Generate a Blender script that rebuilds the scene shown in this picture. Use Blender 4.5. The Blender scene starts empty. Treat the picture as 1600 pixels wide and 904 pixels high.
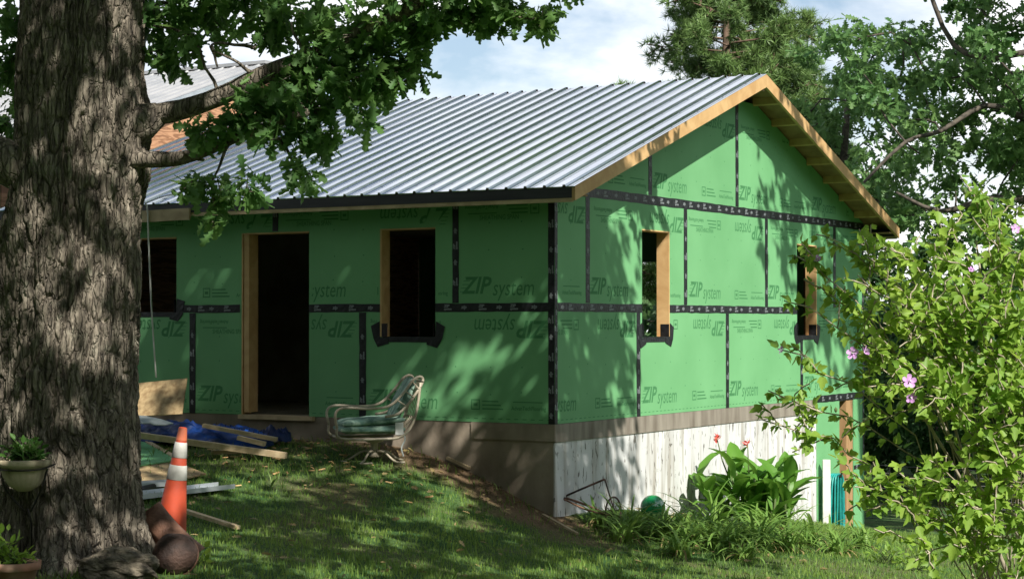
import bpy, math, random
import numpy as np
from mathutils import Vector, Matrix

sc = bpy.context.scene
COL = sc.collection
R = math.radians

# ------------------------------------------------------------------ camera, sky, sun, exposure
cam_d = bpy.data.cameras.new('camera')
cam_d.sensor_width = 36.0
cam_d.lens = 65.73
cam_d.clip_end = 2000.0
cam = bpy.data.objects.new('camera', cam_d)
cam.location = (0.0, 0.0, 1.0563)
cam.rotation_euler = (R(90.0) + 0.0178, 0.0003, 0.0)
COL.objects.link(cam)
sc.camera = cam

SUN_TO = Vector((0.228, -0.470, 0.505)).normalized()
SUN_EL = math.asin(SUN_TO.z)
SUN_AZ = math.atan2(SUN_TO.x, SUN_TO.y)

world = bpy.data.worlds.new('World')
sc.world = world
world.use_nodes = True
wn, wl = world.node_tree.nodes, world.node_tree.links
wn.clear()
w_out = wn.new('ShaderNodeOutputWorld')
w_bg = wn.new('ShaderNodeBackground')
w_bg.inputs['Strength'].default_value = 0.08
w_sky = wn.new('ShaderNodeTexSky')
w_sky.sky_type = 'NISHITA'
w_sky.sun_disc = False
w_sky.sun_elevation = SUN_EL
w_sky.sun_rotation = SUN_AZ
w_sky.air_density = 1.0
w_sky.dust_density = 0.6
w_sky.ozone_density = 1.6
w_tc = wn.new('ShaderNodeTexCoord')
w_mp = wn.new('ShaderNodeMapping')
w_mp.inputs['Scale'].default_value = (1.0, 1.0, 1.9)
w_mp.inputs['Location'].default_value = (0.37, 0.12, 0.22)
w_no = wn.new('ShaderNodeTexNoise')
w_no.inputs['Scale'].default_value = 5.2
w_no.inputs['Detail'].default_value = 9.0
w_no.inputs['Roughness'].default_value = 0.55
w_no.inputs['Distortion'].default_value = 0.25
w_cr = wn.new('ShaderNodeValToRGB')
w_cr.color_ramp.elements[0].position = 0.36
w_cr.color_ramp.elements[0].color = (0.10, 0.10, 0.10, 1)
w_cr.color_ramp.elements[1].position = 0.52
w_cr.color_ramp.elements[1].color = (1, 1, 1, 1)
w_n2 = wn.new('ShaderNodeTexNoise')
w_n2.inputs['Scale'].default_value = 9.0
w_n2.inputs['Detail'].default_value = 7.0
w_c2 = wn.new('ShaderNodeValToRGB')
w_c2.color_ramp.elements[0].position = 0.38
w_c2.color_ramp.elements[0].color = (8.3, 8.8, 9.6, 1)
w_c2.color_ramp.elements[1].position = 0.60
w_c2.color_ramp.elements[1].color = (12.0, 12.0, 12.0, 1)
w_mx = wn.new('ShaderNodeMixRGB')
wl.new(w_tc.outputs['Generated'], w_mp.inputs['Vector'])
wl.new(w_mp.outputs['Vector'], w_no.inputs['Vector'])
wl.new(w_mp.outputs['Vector'], w_n2.inputs['Vector'])
wl.new(w_no.outputs['Fac'], w_cr.inputs['Fac'])
wl.new(w_n2.outputs['Fac'], w_c2.inputs['Fac'])
# cumulus field: closed towards the horizon, broken overhead
w_sep = wn.new('ShaderNodeSeparateXYZ')
w_el = wn.new('ShaderNodeMapRange'); w_el.interpolation_type = 'SMOOTHSTEP'
w_el.inputs['From Min'].default_value = 0.48; w_el.inputs['From Max'].default_value = 0.85
w_el.inputs['To Min'].default_value = 1.0; w_el.inputs['To Max'].default_value = 0.12
w_mu = wn.new('ShaderNodeMath'); w_mu.operation = 'MULTIPLY'
wl.new(w_tc.outputs['Generated'], w_sep.inputs['Vector'])
wl.new(w_sep.outputs['Z'], w_el.inputs['Value'])
wl.new(w_cr.outputs['Color'], w_mu.inputs[0]); wl.new(w_el.outputs['Result'], w_mu.inputs[1])
wl.new(w_mu.outputs['Value'], w_mx.inputs['Fac'])
wl.new(w_sky.outputs['Color'], w_mx.inputs['Color1'])
wl.new(w_c2.outputs['Color'], w_mx.inputs['Color2'])
wl.new(w_mx.outputs['Color'], w_bg.inputs['Color'])
wl.new(w_bg.outputs['Background'], w_out.inputs['Surface'])

sun_d = bpy.data.lights.new('sun', 'SUN')
sun_d.energy = 5.0
sun_d.angle = R(0.53)
sun_d.color = (1.0, 0.95, 0.87)
sun = bpy.data.objects.new('sun', sun_d)
sun.location = (10, -20, 30)
sun.rotation_euler = SUN_TO.to_track_quat('Z', 'Y').to_euler()
COL.objects.link(sun)

sc.view_settings.view_transform = 'Standard'
sc.view_settings.look = 'None'
sc.view_settings.exposure = 0.58
sc.view_settings.gamma = 1.0
sc.view_settings.use_curve_mapping = False

# ------------------------------------------------------------------ helpers
rng = np.random.default_rng(11)
rnd = random.Random(5)


class MB:
    """collects shapes, builds ONE mesh"""
    def __init__(self):
        self.v = []; self.f = []

    def add(self, verts, faces):
        n = len(self.v)
        self.v.extend([tuple(map(float, p)) for p in verts])
        self.f.extend([tuple(i + n for i in f) for f in faces])
        return self

    def box(self, x0, x1, y0, y1, z0, z1):
        v = [(x0, y0, z0), (x1, y0, z0), (x1, y1, z0), (x0, y1, z0), (x0, y0, z1), (x1, y0, z1), (x1, y1, z1), (x0, y1, z1)]
        return self.add(v, [(0, 3, 2, 1), (4, 5, 6, 7), (0, 1, 5, 4), (1, 2, 6, 5), (2, 3, 7, 6), (3, 0, 4, 7)])

    def beam(self, p0, p1, w, t, up=(0, 0, 1)):
        p0, p1 = Vector(p0), Vector(p1)
        a = (p1 - p0).normalized()
        s = a.cross(Vector(up)).normalized()
        u = s.cross(a).normalized()
        v = []
        for p in (p0, p1):
            for (i, j) in ((-1, -1), (1, -1), (1, 1), (-1, 1)):
                v.append(p + s * (i * w / 2) + u * (j * t / 2))
        return self.add(v, [(0, 1, 2, 3), (7, 6, 5, 4), (0, 4, 5, 1), (1, 5, 6, 2), (2, 6, 7, 3), (3, 7, 4, 0)])

    def prism(self, poly, axis, lo, hi):
        """poly in the two other axes (cyclic), extruded on axis"""
        n = len(poly)
        v = []
        for h in (lo, hi):
            for (a, b) in poly:
                v.append({0: (h, a, b), 1: (a, h, b), 2: (a, b, h)}[axis])
        f = [tuple(range(n - 1, -1, -1)), tuple(range(n, 2 * n))]
        for i in range(n):
            j = (i + 1) % n
            f.append((i, j, n + j, n + i))
        return self.add(v, f)

    def tube(self, pts, rad, n=8, cap=True, closed=False):
        pts = [Vector(p) for p in pts]
        m = len(pts)
        if not hasattr(rad, '__len__'):
            rad = [rad] * m
        ref = None
        v = []
        for i, p in enumerate(pts):
            if closed:
                a = pts[(i + 1) % m] - pts[i - 1]
            else:
                a = pts[min(i + 1, m - 1)] - pts[max(i - 1, 0)]
            a.normalize()
            if ref is None:
                ref = Vector((0, 0, 1)) if abs(a.z) < 0.9 else Vector((1, 0, 0))
            s = a.cross(ref).normalized()
            u = s.cross(a).normalized()
            ref = u
            for k in range(n):
                t = 2 * math.pi * k / n
                v.append(p + s * (rad[i] * math.cos(t)) + u * (rad[i] * math.sin(t)))
        f = []
        for i in range(m if closed else m - 1):
            i2 = (i + 1) % m
            for k in range(n):
                k2 = (k + 1) % n
                f.append((i * n + k, i * n + k2, i2 * n + k2, i2 * n + k))
        if cap and not closed:
            f.append(tuple(range(n - 1, -1, -1)))
            f.append(tuple(range((m - 1) * n, m * n)))
        return self.add(v, f)

    def lathe(self, prof, c=(0, 0, 0), n=32, wob=None, axis=None):
        v = []
        m = len(prof)
        for (r, z) in prof:
            for k in range(n):
                t = 2 * math.pi * k / n
                q = r * (wob(t, z) if wob else 1.0)
                p = Vector((q * math.cos(t), q * math.sin(t), z))
                if axis is not None:
                    p = axis @ p
                v.append((c[0] + p.x, c[1] + p.y, c[2] + p.z))
        f = []
        for i in range(m - 1):
            for k in range(n):
                k2 = (k + 1) % n
                f.append((i * n + k, i * n + k2, (i + 1) * n + k2, (i + 1) * n + k))
        return self.add(v, f)

    def strip(self, rows):
        n = len(rows[0])
        v = [p for r in rows for p in r]
        f = []
        for i in range(len(rows) - 1):
            for k in range(n - 1):
                f.append((i * n + k, i * n + k + 1, (i + 1) * n + k + 1, (i + 1) * n + k))
        return self.add(v, f)

    def mesh(self, name, mat, smooth=False):
        me = bpy.data.meshes.new(name)
        me.from_pydata(self.v, [], self.f)
        if smooth:
            me.polygons.foreach_set('use_smooth', [True] * len(me.polygons))
        me.materials.append(mat)
        me.update()
        return me

    def build(self, name, mat, parent=None, smooth=False, loc=None):
        return link(name, self.mesh(name, mat, smooth), parent, loc)


def link(name, data, parent=None, loc=None, rotz=0.0):
    o = bpy.data.objects.new(name, data)
    COL.objects.link(o)
    if parent is not None:
        o.parent = parent
    if loc is not None:
        o.location = loc
    if rotz:
        o.rotation_euler.z = rotz
    return o


def tag(o, label, cat, group=None):
    o['label'] = label
    o['category'] = cat
    if group:
        o['group'] = group
    return o


def thing(name, label, cat, loc=(0, 0, 0), rotz=0.0, group=None):
    return tag(link(name, None, None, loc, rotz), label, cat, group)


def fast_mesh(name, V, F, mat, smooth=False, parent=None):
    """V (n,3); F list of (m,k) index arrays"""
    me = bpy.data.meshes.new(name)
    me.vertices.add(len(V))
    me.vertices.foreach_set('co', np.asarray(V, np.float32).ravel())
    loops = np.concatenate([f.ravel() for f in F]).astype(np.int32)
    sizes = np.concatenate([np.full(len(f), f.shape[1], np.int32) for f in F])
    starts = np.concatenate([[0], np.cumsum(sizes)[:-1]]).astype(np.int32)
    me.loops.add(len(loops))
    me.loops.foreach_set('vertex_index', loops)
    me.polygons.add(len(sizes))
    me.polygons.foreach_set('loop_start', starts)
    me.polygons.foreach_set('loop_total', sizes)
    if smooth:
        me.polygons.foreach_set('use_smooth', np.ones(len(sizes), bool))
    me.materials.append(mat)
    me.update(calc_edges=True)
    return link(name, me, parent)


def vnoise(x, y, seed=0, perx=None):
    """2D value noise, optional period in x"""
    xi = np.floor(x).astype(np.int64); yi = np.floor(y).astype(np.int64)
    fx = x - xi; fy = y - yi
    fx = fx * fx * (3 - 2 * fx); fy = fy * fy * (3 - 2 * fy)
    def h(a, b):
        if perx:
            a = np.mod(a, perx)
        n = (a * 374761393 + b * 668265263 + seed * 974634777) & 0xFFFFFFFF
        n = ((n ^ (n >> 13)) * 1274126177) & 0xFFFFFFFF
        return ((n ^ (n >> 16)) & 0xFFFF) / 65535.0
    return ((h(xi, yi) * (1 - fx) + h(xi + 1, yi) * fx) * (1 - fy) +
            (h(xi, yi + 1) * (1 - fx) + h(xi + 1, yi + 1) * fx) * fy)


def fbm(x, y, seed=0, o=4):
    s = 0; a = 0.5
    for k in range(o):
        s = s + a * vnoise(x, y, seed + k * 17)
        x = x * 2.03; y = y * 2.03; a *= 0.5
    return s


# ------------------------------------------------------------------ materials
def mat(name, col, rough=0.8, col2=None, scale=4.0, stretch=(1, 1, 1), lo=0.4, hi=0.6, detail=6.0, bump=0.0, bscale=40.0,
        bstretch=None, metal=0.0, spec=0.5, trans=0.0, obj_var=0.0, coords='Object', coat=0.0, distort=0.0, col3=None):
    m = bpy.data.materials.new(name)
    m.use_nodes = True
    nt = m.node_tree; N = nt.nodes; L = nt.links
    b = N['Principled BSDF']
    b.inputs['Roughness'].default_value = rough
    b.inputs['Metallic'].default_value = metal
    b.inputs['Specular IOR Level'].default_value = spec
    b.inputs['Coat Weight'].default_value = coat
    tc = N.new('ShaderNodeTexCoord')
    cs = None
    if col2 is not None:
        mp = N.new('ShaderNodeMapping'); mp.inputs['Scale'].default_value = stretch
        no = N.new('ShaderNodeTexNoise'); no.inputs['Scale'].default_value = scale; no.inputs['Detail'].default_value = detail
        no.inputs['Distortion'].default_value = distort
        cr = N.new('ShaderNodeValToRGB')
        cr.color_ramp.elements[0].position = lo; cr.color_ramp.elements[0].color = (*col, 1)
        cr.color_ramp.elements[1].position = hi; cr.color_ramp.elements[1].color = (*col2, 1)
        if col3 is not None:
            e = cr.color_ramp.elements.new(min(0.98, hi + 0.12)); e.color = (*col3, 1)
        L.new(tc.outputs[coords], mp.inputs['Vector']); L.new(mp.outputs['Vector'], no.inputs['Vector']); L.new(no.outputs['Fac'], cr.inputs['Fac'])
        cs = cr.outputs['Color']
    if obj_var > 0:
        oi = N.new('ShaderNodeObjectInfo')
        hs = N.new('ShaderNodeHueSaturation')
        mr = N.new('ShaderNodeMapRange'); mr.inputs['To Min'].default_value = 1 - obj_var; mr.inputs['To Max'].default_value = 1 + obj_var
        L.new(oi.outputs['Random'], mr.inputs['Value']); L.new(mr.outputs['Result'], hs.inputs['Value'])
        if cs is not None:
            L.new(cs, hs.inputs['Color'])
        else:
            hs.inputs['Color'].default_value = (*col, 1)
        cs = hs.outputs['Color']
    if cs is not None:
        L.new(cs, b.inputs['Base Color'])
    else:
        b.inputs['Base Color'].default_value = (*col, 1)
    if bump > 0:
        mp2 = N.new('ShaderNodeMapping'); mp2.inputs['Scale'].default_value = bstretch or stretch
        n2 = N.new('ShaderNodeTexNoise'); n2.inputs['Scale'].default_value = bscale; n2.inputs['Detail'].default_value = 5
        bu = N.new('ShaderNodeBump'); bu.inputs['Strength'].default_value = bump; bu.inputs['Distance'].default_value = 0.02
        L.new(tc.outputs[coords], mp2.inputs['Vector']); L.new(mp2.outputs['Vector'], n2.inputs['Vector'])
        L.new(n2.outputs['Fac'], bu.inputs['Height']); L.new(bu.outputs['Normal'], b.inputs['Normal'])
    return m


def leaf_mat(name, c1, c2, scale=1.2, rough=0.5, tr=0.35, trcol=None):
    """leaf: diffuse + light shining through, colour varies from leaf to leaf"""
    m = bpy.data.materials.new(name)
    m.use_nodes = True
    nt = m.node_tree; N = nt.nodes; L = nt.links
    b = N['Principled BSDF']; b.inputs['Roughness'].default_value = rough
    b.inputs['Specular IOR Level'].default_value = 0.35
    geo = N.new('ShaderNodeNewGeometry')
    no = N.new('ShaderNodeTexNoise'); no.inputs['Scale'].default_value = scale; no.inputs['Detail'].default_value = 3
    ad = N.new('ShaderNodeMath'); ad.operation = 'MULTIPLY_ADD'; ad.inputs[1].default_value = 0.55
    su = N.new('ShaderNodeMath'); su.operation = 'MULTIPLY_ADD'; su.inputs[1].default_value = 0.9; su.inputs[2].default_value = -0.22
    mx = N.new('ShaderNodeMixRGB'); mx.inputs['Color1'].default_value = (*c1, 1); mx.inputs['Color2'].default_value = (*c2, 1)
    tc = N.new('ShaderNodeTexCoord')
    L.new(tc.outputs['Object'], no.inputs['Vector'])
    L.new(no.outputs['Fac'], su.inputs[0])
    L.new(geo.outputs['Random Per Island'], ad.inputs[0]); L.new(su.outputs[0], ad.inputs[2])
    L.new(ad.outputs[0], mx.inputs['Fac'])
    L.new(mx.outputs['Color'], b.inputs['Base Color'])
    t = N.new('ShaderNodeBsdfTranslucent')
    hs = N.new('ShaderNodeHueSaturation'); hs.inputs['Value'].default_value = 1.5; hs.inputs['Hue'].default_value = 0.485
    L.new(mx.outputs['Color'], hs.inputs['Color']); L.new(hs.outputs['Color'], t.inputs['Color'])
    ms = N.new('ShaderNodeMixShader'); ms.inputs['Fac'].default_value = tr
    out = N['Material Output']
    L.new(b.outputs['BSDF'], ms.inputs[1]); L.new(t.outputs['BSDF'], ms.inputs[2]); L.new(ms.outputs['Shader'], out.inputs['Surface'])
    return m


M = {}
M['sheath'] = mat('green_sheathing', (0.138, 0.365, 0.157), 0.6, (0.174, 0.428, 0.195), 1.3, lo=0.3, hi=0.7, detail=12, bump=0.10, bscale=3.5, obj_var=0.05, spec=0.3)
M['print'] = mat('dark_print', (0.066, 0.225, 0.090), 0.7, spec=0.2)
M['tape'] = mat('black_tape', (0.007, 0.008, 0.010), 0.38, (0.016, 0.017, 0.02), 14, bump=0.35, bscale=28, spec=0.4)
M['tape_print'] = mat('tape_print', (0.20, 0.22, 0.23), 0.6)
M['lumber'] = mat('lumber', (0.50, 0.30, 0.125), 0.7, (0.62, 0.41, 0.19), 3.0, (1.2, 1.2, 1.2), 0.35, 0.65, distort=1.2, bump=0.06, bscale=60, obj_var=0.10)
M['lumber_grey'] = mat('weathered_lumber', (0.36, 0.27, 0.16), 0.8, (0.52, 0.41, 0.25), 4.0, (1, 1, 1), 0.35, 0.65, distort=1.0, bump=0.1, bscale=50, obj_var=0.15)
M['board'] = mat('pale_pine_board', (0.50, 0.37, 0.21), 0.75, (0.66, 0.53, 0.34), 5.0, (1, 1, 1), 0.35, 0.65, distort=1.5, bump=0.12, bscale=50, obj_var=0.12)
M['decking'] = mat('roof_decking', (0.26, 0.16, 0.08), 0.8, (0.36, 0.23, 0.12), 5.0, bump=0.1)
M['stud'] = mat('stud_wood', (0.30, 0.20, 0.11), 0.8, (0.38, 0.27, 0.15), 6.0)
M['ply_orange'] = mat('plywood_gable', (0.20, 0.095, 0.045), 0.75, (0.40, 0.215, 0.115), 2.6, (0.6, 0.6, 4.0), 0.42, 0.56, distort=3.0)
M['osb'] = mat('particle_board', (0.24, 0.16, 0.075), 0.8, (0.42, 0.31, 0.16), 16, (1, 1, 1), 0.35, 0.62, bump=0.15, bscale=30)
M['roofmetal'] = mat('galvanised_roof', (0.58, 0.63, 0.70), 0.15, (0.70, 0.75, 0.81), 2.0, (1, 1, 1), 0.3, 0.7, bump=0.10, bscale=2.2, metal=1.0, obj_var=0.04)
M['roofmetal2'] = mat('weathered_roof', (0.40, 0.41, 0.42), 0.5, (0.50, 0.50, 0.50), 2.0, metal=0.6, obj_var=0.04)
M['screw'] = mat('screw', (0.20, 0.21, 0.23), 0.5, metal=0.6)
M['darkfascia'] = mat('dark_fascia', (0.020, 0.022, 0.026), 0.5, (0.034, 0.036, 0.04), 3, (0.5, 6, 6))
M['concrete'] = mat('stained_concrete', (0.18, 0.145, 0.105), 0.9, (0.33, 0.275, 0.21), 2.4, (1, 1, 0.6), 0.35, 0.68, bump=0.25, bscale=22, col3=(0.24, 0.19, 0.13))
M['band'] = mat('weathered_band', (0.155, 0.13, 0.10), 0.9, (0.31, 0.28, 0.23), 7.0, (1, 1, 0.2), 0.30, 0.66, bump=0.2, bscale=40, bstretch=(1, 1, 0.15))
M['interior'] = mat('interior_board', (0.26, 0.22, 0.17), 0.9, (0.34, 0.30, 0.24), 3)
M['postwood'] = mat('brown_post', (0.33, 0.19, 0.085), 0.8, (0.42, 0.26, 0.12), 6, (2, 2, 0.3), 0.35, 0.65, bump=0.1, bscale=60, bstretch=(1, 1, 0.1))
M['whitepost'] = mat('white_post', (0.62, 0.60, 0.55), 0.8, (0.74, 0.73, 0.69), 8, bump=0.1)
M['orange'] = mat('cone_orange', (0.52, 0.070, 0.026), 0.6, (0.33, 0.055, 0.03), 5, lo=0.45, hi=0.7, bump=0.04, bscale=60)
M['orange_faded'] = mat('cone_orange_faded', (0.56, 0.15, 0.07), 0.6, (0.40, 0.12, 0.07), 9)
M['reflective'] = mat('cone_band', (0.50, 0.50, 0.46), 0.5, (0.30, 0.30, 0.27), 8, lo=0.42, hi=0.7)
M['rust'] = mat('rust', (0.11, 0.055, 0.036), 0.6, (0.27, 0.14, 0.09), 6, lo=0.35, hi=0.7, bump=0.35, bscale=50, metal=0.2)
M['rust_dark'] = mat('dark_rust', (0.030, 0.018, 0.014), 0.75, (0.075, 0.042, 0.03), 7, bump=0.5, bscale=40, metal=0.2)
M['iron'] = mat('black_iron', (0.016, 0.015, 0.014), 0.6, (0.035, 0.028, 0.022), 12, metal=0.3)
M['rock'] = mat('flaky_rock', (0.05, 0.042, 0.03), 0.95, (0.24, 0.205, 0.15), 11, (1, 1, 2.2), 0.36, 0.64, detail=10, bump=1.0, bscale=24)
M['planter'] = mat('cream_planter', (0.48, 0.41, 0.28), 0.85, (0.16, 0.12, 0.075), 9, (1, 1, 0.4), 0.46, 0.68, bump=0.1, bscale=40)
M['terracotta'] = mat('terracotta', (0.33, 0.17, 0.11), 0.85, (0.42, 0.27, 0.19), 8, bump=0.1)
M['soil'] = mat('soil', (0.03, 0.022, 0.015), 0.95, (0.06, 0.045, 0.03), 30, bump=0.6, bscale=50)
M['tarp'] = mat('blue_tarp', (0.006, 0.016, 0.075), 0.36, (0.016, 0.075, 0.34), 2.2, lo=0.46, hi=0.66, bump=0.12, bscale=12)
M['tarp_dark'] = mat('navy_tarp', (0.008, 0.015, 0.075), 0.45, (0.014, 0.03, 0.13), 4)
M['flash'] = mat('aluminium_flashing', (0.50, 0.55, 0.58), 0.42, (0.60, 0.64, 0.67), 5, metal=0.7)
M['foam'] = mat('pale_offcut', (0.42, 0.47, 0.46), 0.8, (0.54, 0.58, 0.56), 8)
M['plastic_black'] = mat('black_plastic', (0.012, 0.013, 0.014), 0.5)
M['chairframe'] = mat('chair_frame', (0.30, 0.26, 0.19), 0.5, (0.44, 0.39, 0.30), 12, bump=0.1)
M['cushion'] = mat('printed_cushion', (0.09, 0.18, 0.15), 0.85, (0.32, 0.46, 0.36), 7.0, (1, 1, 1), 0.38, 0.62, distort=1.4, bump=0.05, bscale=90, col3=(0.50, 0.55, 0.44))
M['cushion_blue'] = mat('blue_cushion', (0.05, 0.10, 0.13), 0.85, (0.11, 0.19, 0.22), 9, bump=0.05)
M['labelwhite'] = mat('white_label', (0.70, 0.70, 0.68), 0.7)
M['hose'] = mat('teal_hose', (0.010, 0.20, 0.19), 0.42, (0.02, 0.30, 0.27), 6, spec=0.5)
M['globe'] = mat('green_glass', (0.010, 0.26, 0.085), 0.10, spec=0.8, coat=1.0)
M['cable'] = mat('white_cable', (0.62, 0.62, 0.58), 0.5)
M['wire'] = mat('fence_wire', (0.10, 0.10, 0.09), 0.6, metal=0.5)
M['oakleaf'] = leaf_mat('oak_leaf', (0.058, 0.150, 0.048), (0.165, 0.300, 0.075), 1.0, tr=0.45)
M['oakleaf_far'] = leaf_mat('oak_leaf_far', (0.058, 0.155, 0.048), (0.165, 0.285, 0.085), 0.6, tr=0.35)
M['woodsleaf'] = leaf_mat('woods_leaf', (0.028, 0.085, 0.030), (0.085, 0.170, 0.055), 0.35, tr=0.3)
M['bushleaf'] = leaf_mat('hibiscus_leaf', (0.105, 0.250, 0.030), (0.330, 0.470, 0.075), 1.6, tr=0.42)
M['cannaleaf'] = leaf_mat('canna_leaf', (0.060, 0.185, 0.022), (0.150, 0.310, 0.045), 2.0, rough=0.45, tr=0.3)
M['lilyleaf'] = leaf_mat('lily_leaf', (0.080, 0.195, 0.035), (0.240, 0.370, 0.080), 2.0, tr=0.3)
M['dryleaf'] = leaf_mat('dry_blades', (0.22, 0.16, 0.07), (0.36, 0.29, 0.13), 2.0, tr=0.2)
M['fernleaf'] = leaf_mat('pot_leaf', (0.030, 0.110, 0.020), (0.100, 0.210, 0.040), 3.0, tr=0.3)
M['needle'] = leaf_mat('pine_needle', (0.065, 0.145, 0.042), (0.185, 0.280, 0.080), 0.5, rough=0.45, tr=0.15)
M['grass'] = leaf_mat('grass_blade', (0.058, 0.165, 0.034), (0.260, 0.365, 0.075), 0.8, tr=0.3)
M['straw'] = leaf_mat('straw_blade', (0.22, 0.17, 0.08), (0.34, 0.27, 0.13), 1.2, tr=0.2)
M['petal'] = mat('lilac_petal', (0.50, 0.24, 0.55), 0.7, (0.62, 0.38, 0.66), 20, lo=0.4, hi=0.6)
M['petal_red'] = mat('red_petal', (0.62, 0.05, 0.05), 0.6, (0.70, 0.16, 0.12), 20)
M['stem'] = mat('green_stem', (0.09, 0.13, 0.04), 0.8)
M['twigbark'] = mat('twig_bark', (0.05, 0.042, 0.033), 0.9, (0.11, 0.092, 0.072), 14, bump=0.2)
M['shrubbark'] = mat('shrub_bark', (0.26, 0.22, 0.15), 0.9, (0.42, 0.37, 0.28), 14, bump=0.2)
M['pinebark'] = mat('pine_bark', (0.085, 0.055, 0.038), 0.9, (0.17, 0.11, 0.075), 8, (1, 1, 0.3), bump=0.4, bscale=12)


def bark_material():
    m = bpy.data.materials.new('oak_bark'); m.use_nodes = True
    nt = m.node_tree; N = nt.nodes; L = nt.links
    b = N['Principled BSDF']; b.inputs['Roughness'].default_value = 0.92; b.inputs['Specular IOR Level'].default_value = 0.2
    tc = N.new('ShaderNodeTexCoord')
    mp = N.new('ShaderNodeMapping'); mp.inputs['Scale'].default_value = (1, 1, 0.22)
    n1 = N.new('ShaderNodeTexNoise'); n1.inputs['Scale'].default_value = 22; n1.inputs['Detail'].default_value = 7; n1.inputs['Roughness'].default_value = 0.62
    r1 = N.new('ShaderNodeValToRGB')
    r1.color_ramp.elements[0].position = 0.33; r1.color_ramp.elements[0].color = (0.060, 0.052, 0.043, 1)
    r1.color_ramp.elements[1].position = 0.66; r1.color_ramp.elements[1].color = (0.330, 0.290, 0.230, 1)
    e = r1.color_ramp.elements.new(0.48); e.color = (0.170, 0.146, 0.114, 1)
    n2 = N.new('ShaderNodeTexNoise'); n2.inputs['Scale'].default_value = 5.5; n2.inputs['Detail'].default_value = 8; n2.inputs['Roughness'].default_value = 0.7
    r2 = N.new('ShaderNodeValToRGB')
    r2.color_ramp.elements[0].position = 0.56; r2.color_ramp.elements[0].color = (0, 0, 0, 1)
    r2.color_ramp.elements[1].position = 0.72; r2.color_ramp.elements[1].color = (0.7, 0.7, 0.7, 1)
    mx = N.new('ShaderNodeMixRGB'); mx.inputs['Color2'].default_value = (0.33, 0.33, 0.25, 1)   # lichen
    bu = N.new('ShaderNodeBump'); bu.inputs['Strength'].default_value = 0.7; bu.inputs['Distance'].default_value = 0.02
    L.new(tc.outputs['Object'], mp.inputs['Vector']); L.new(mp.outputs['Vector'], n1.inputs['Vector']); L.new(n1.outputs['Fac'], r1.inputs['Fac'])
    L.new(tc.outputs['Object'], n2.inputs['Vector']); L.new(n2.outputs['Fac'], r2.inputs['Fac'])
    L.new(r1.outputs['Color'], mx.inputs['Color1']); L.new(r2.outputs['Color'], mx.inputs['Fac'])
    L.new(mx.outputs['Color'], b.inputs['Base Color'])
    # fine cracks between the plates
    mv = N.new('ShaderNodeMapping'); mv.inputs['Scale'].default_value = (1, 1, 0.20)
    nw = N.new('ShaderNodeTexNoise'); nw.inputs['Scale'].default_value = 14; nw.inputs['Detail'].default_value = 4
    mw = N.new('ShaderNodeMixRGB'); mw.inputs['Fac'].default_value = 0.035
    vo = N.new('ShaderNodeTexVoronoi'); vo.feature = 'DISTANCE_TO_EDGE'; vo.inputs['Scale'].default_value = 27
    vr = N.new('ShaderNodeMapRange'); vr.inputs['From Max'].default_value = 0.14
    ma = N.new('ShaderNodeMath'); ma.operation = 'MULTIPLY_ADD'; ma.inputs[1].default_value = 0.9
    L.new(tc.outputs['Object'], mv.inputs['Vector']); L.new(tc.outputs['Object'], nw.inputs['Vector'])
    L.new(mv.outputs['Vector'], mw.inputs['Color1']); L.new(nw.outputs['Color'], mw.inputs['Color2'])
    L.new(mw.outputs['Color'], vo.inputs['Vector']); L.new(vo.outputs['Distance'], vr.inputs['Value'])
    L.new(vr.outputs['Result'], ma.inputs[0]); L.new(n1.outputs['Fac'], ma.inputs[2])
    bu.inputs['Strength'].default_value = 1.0
    L.new(ma.outputs['Value'], bu.inputs['Height']); L.new(bu.outputs['Normal'], b.inputs['Normal'])
    return m


M['bark'] = bark_material()


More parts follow.
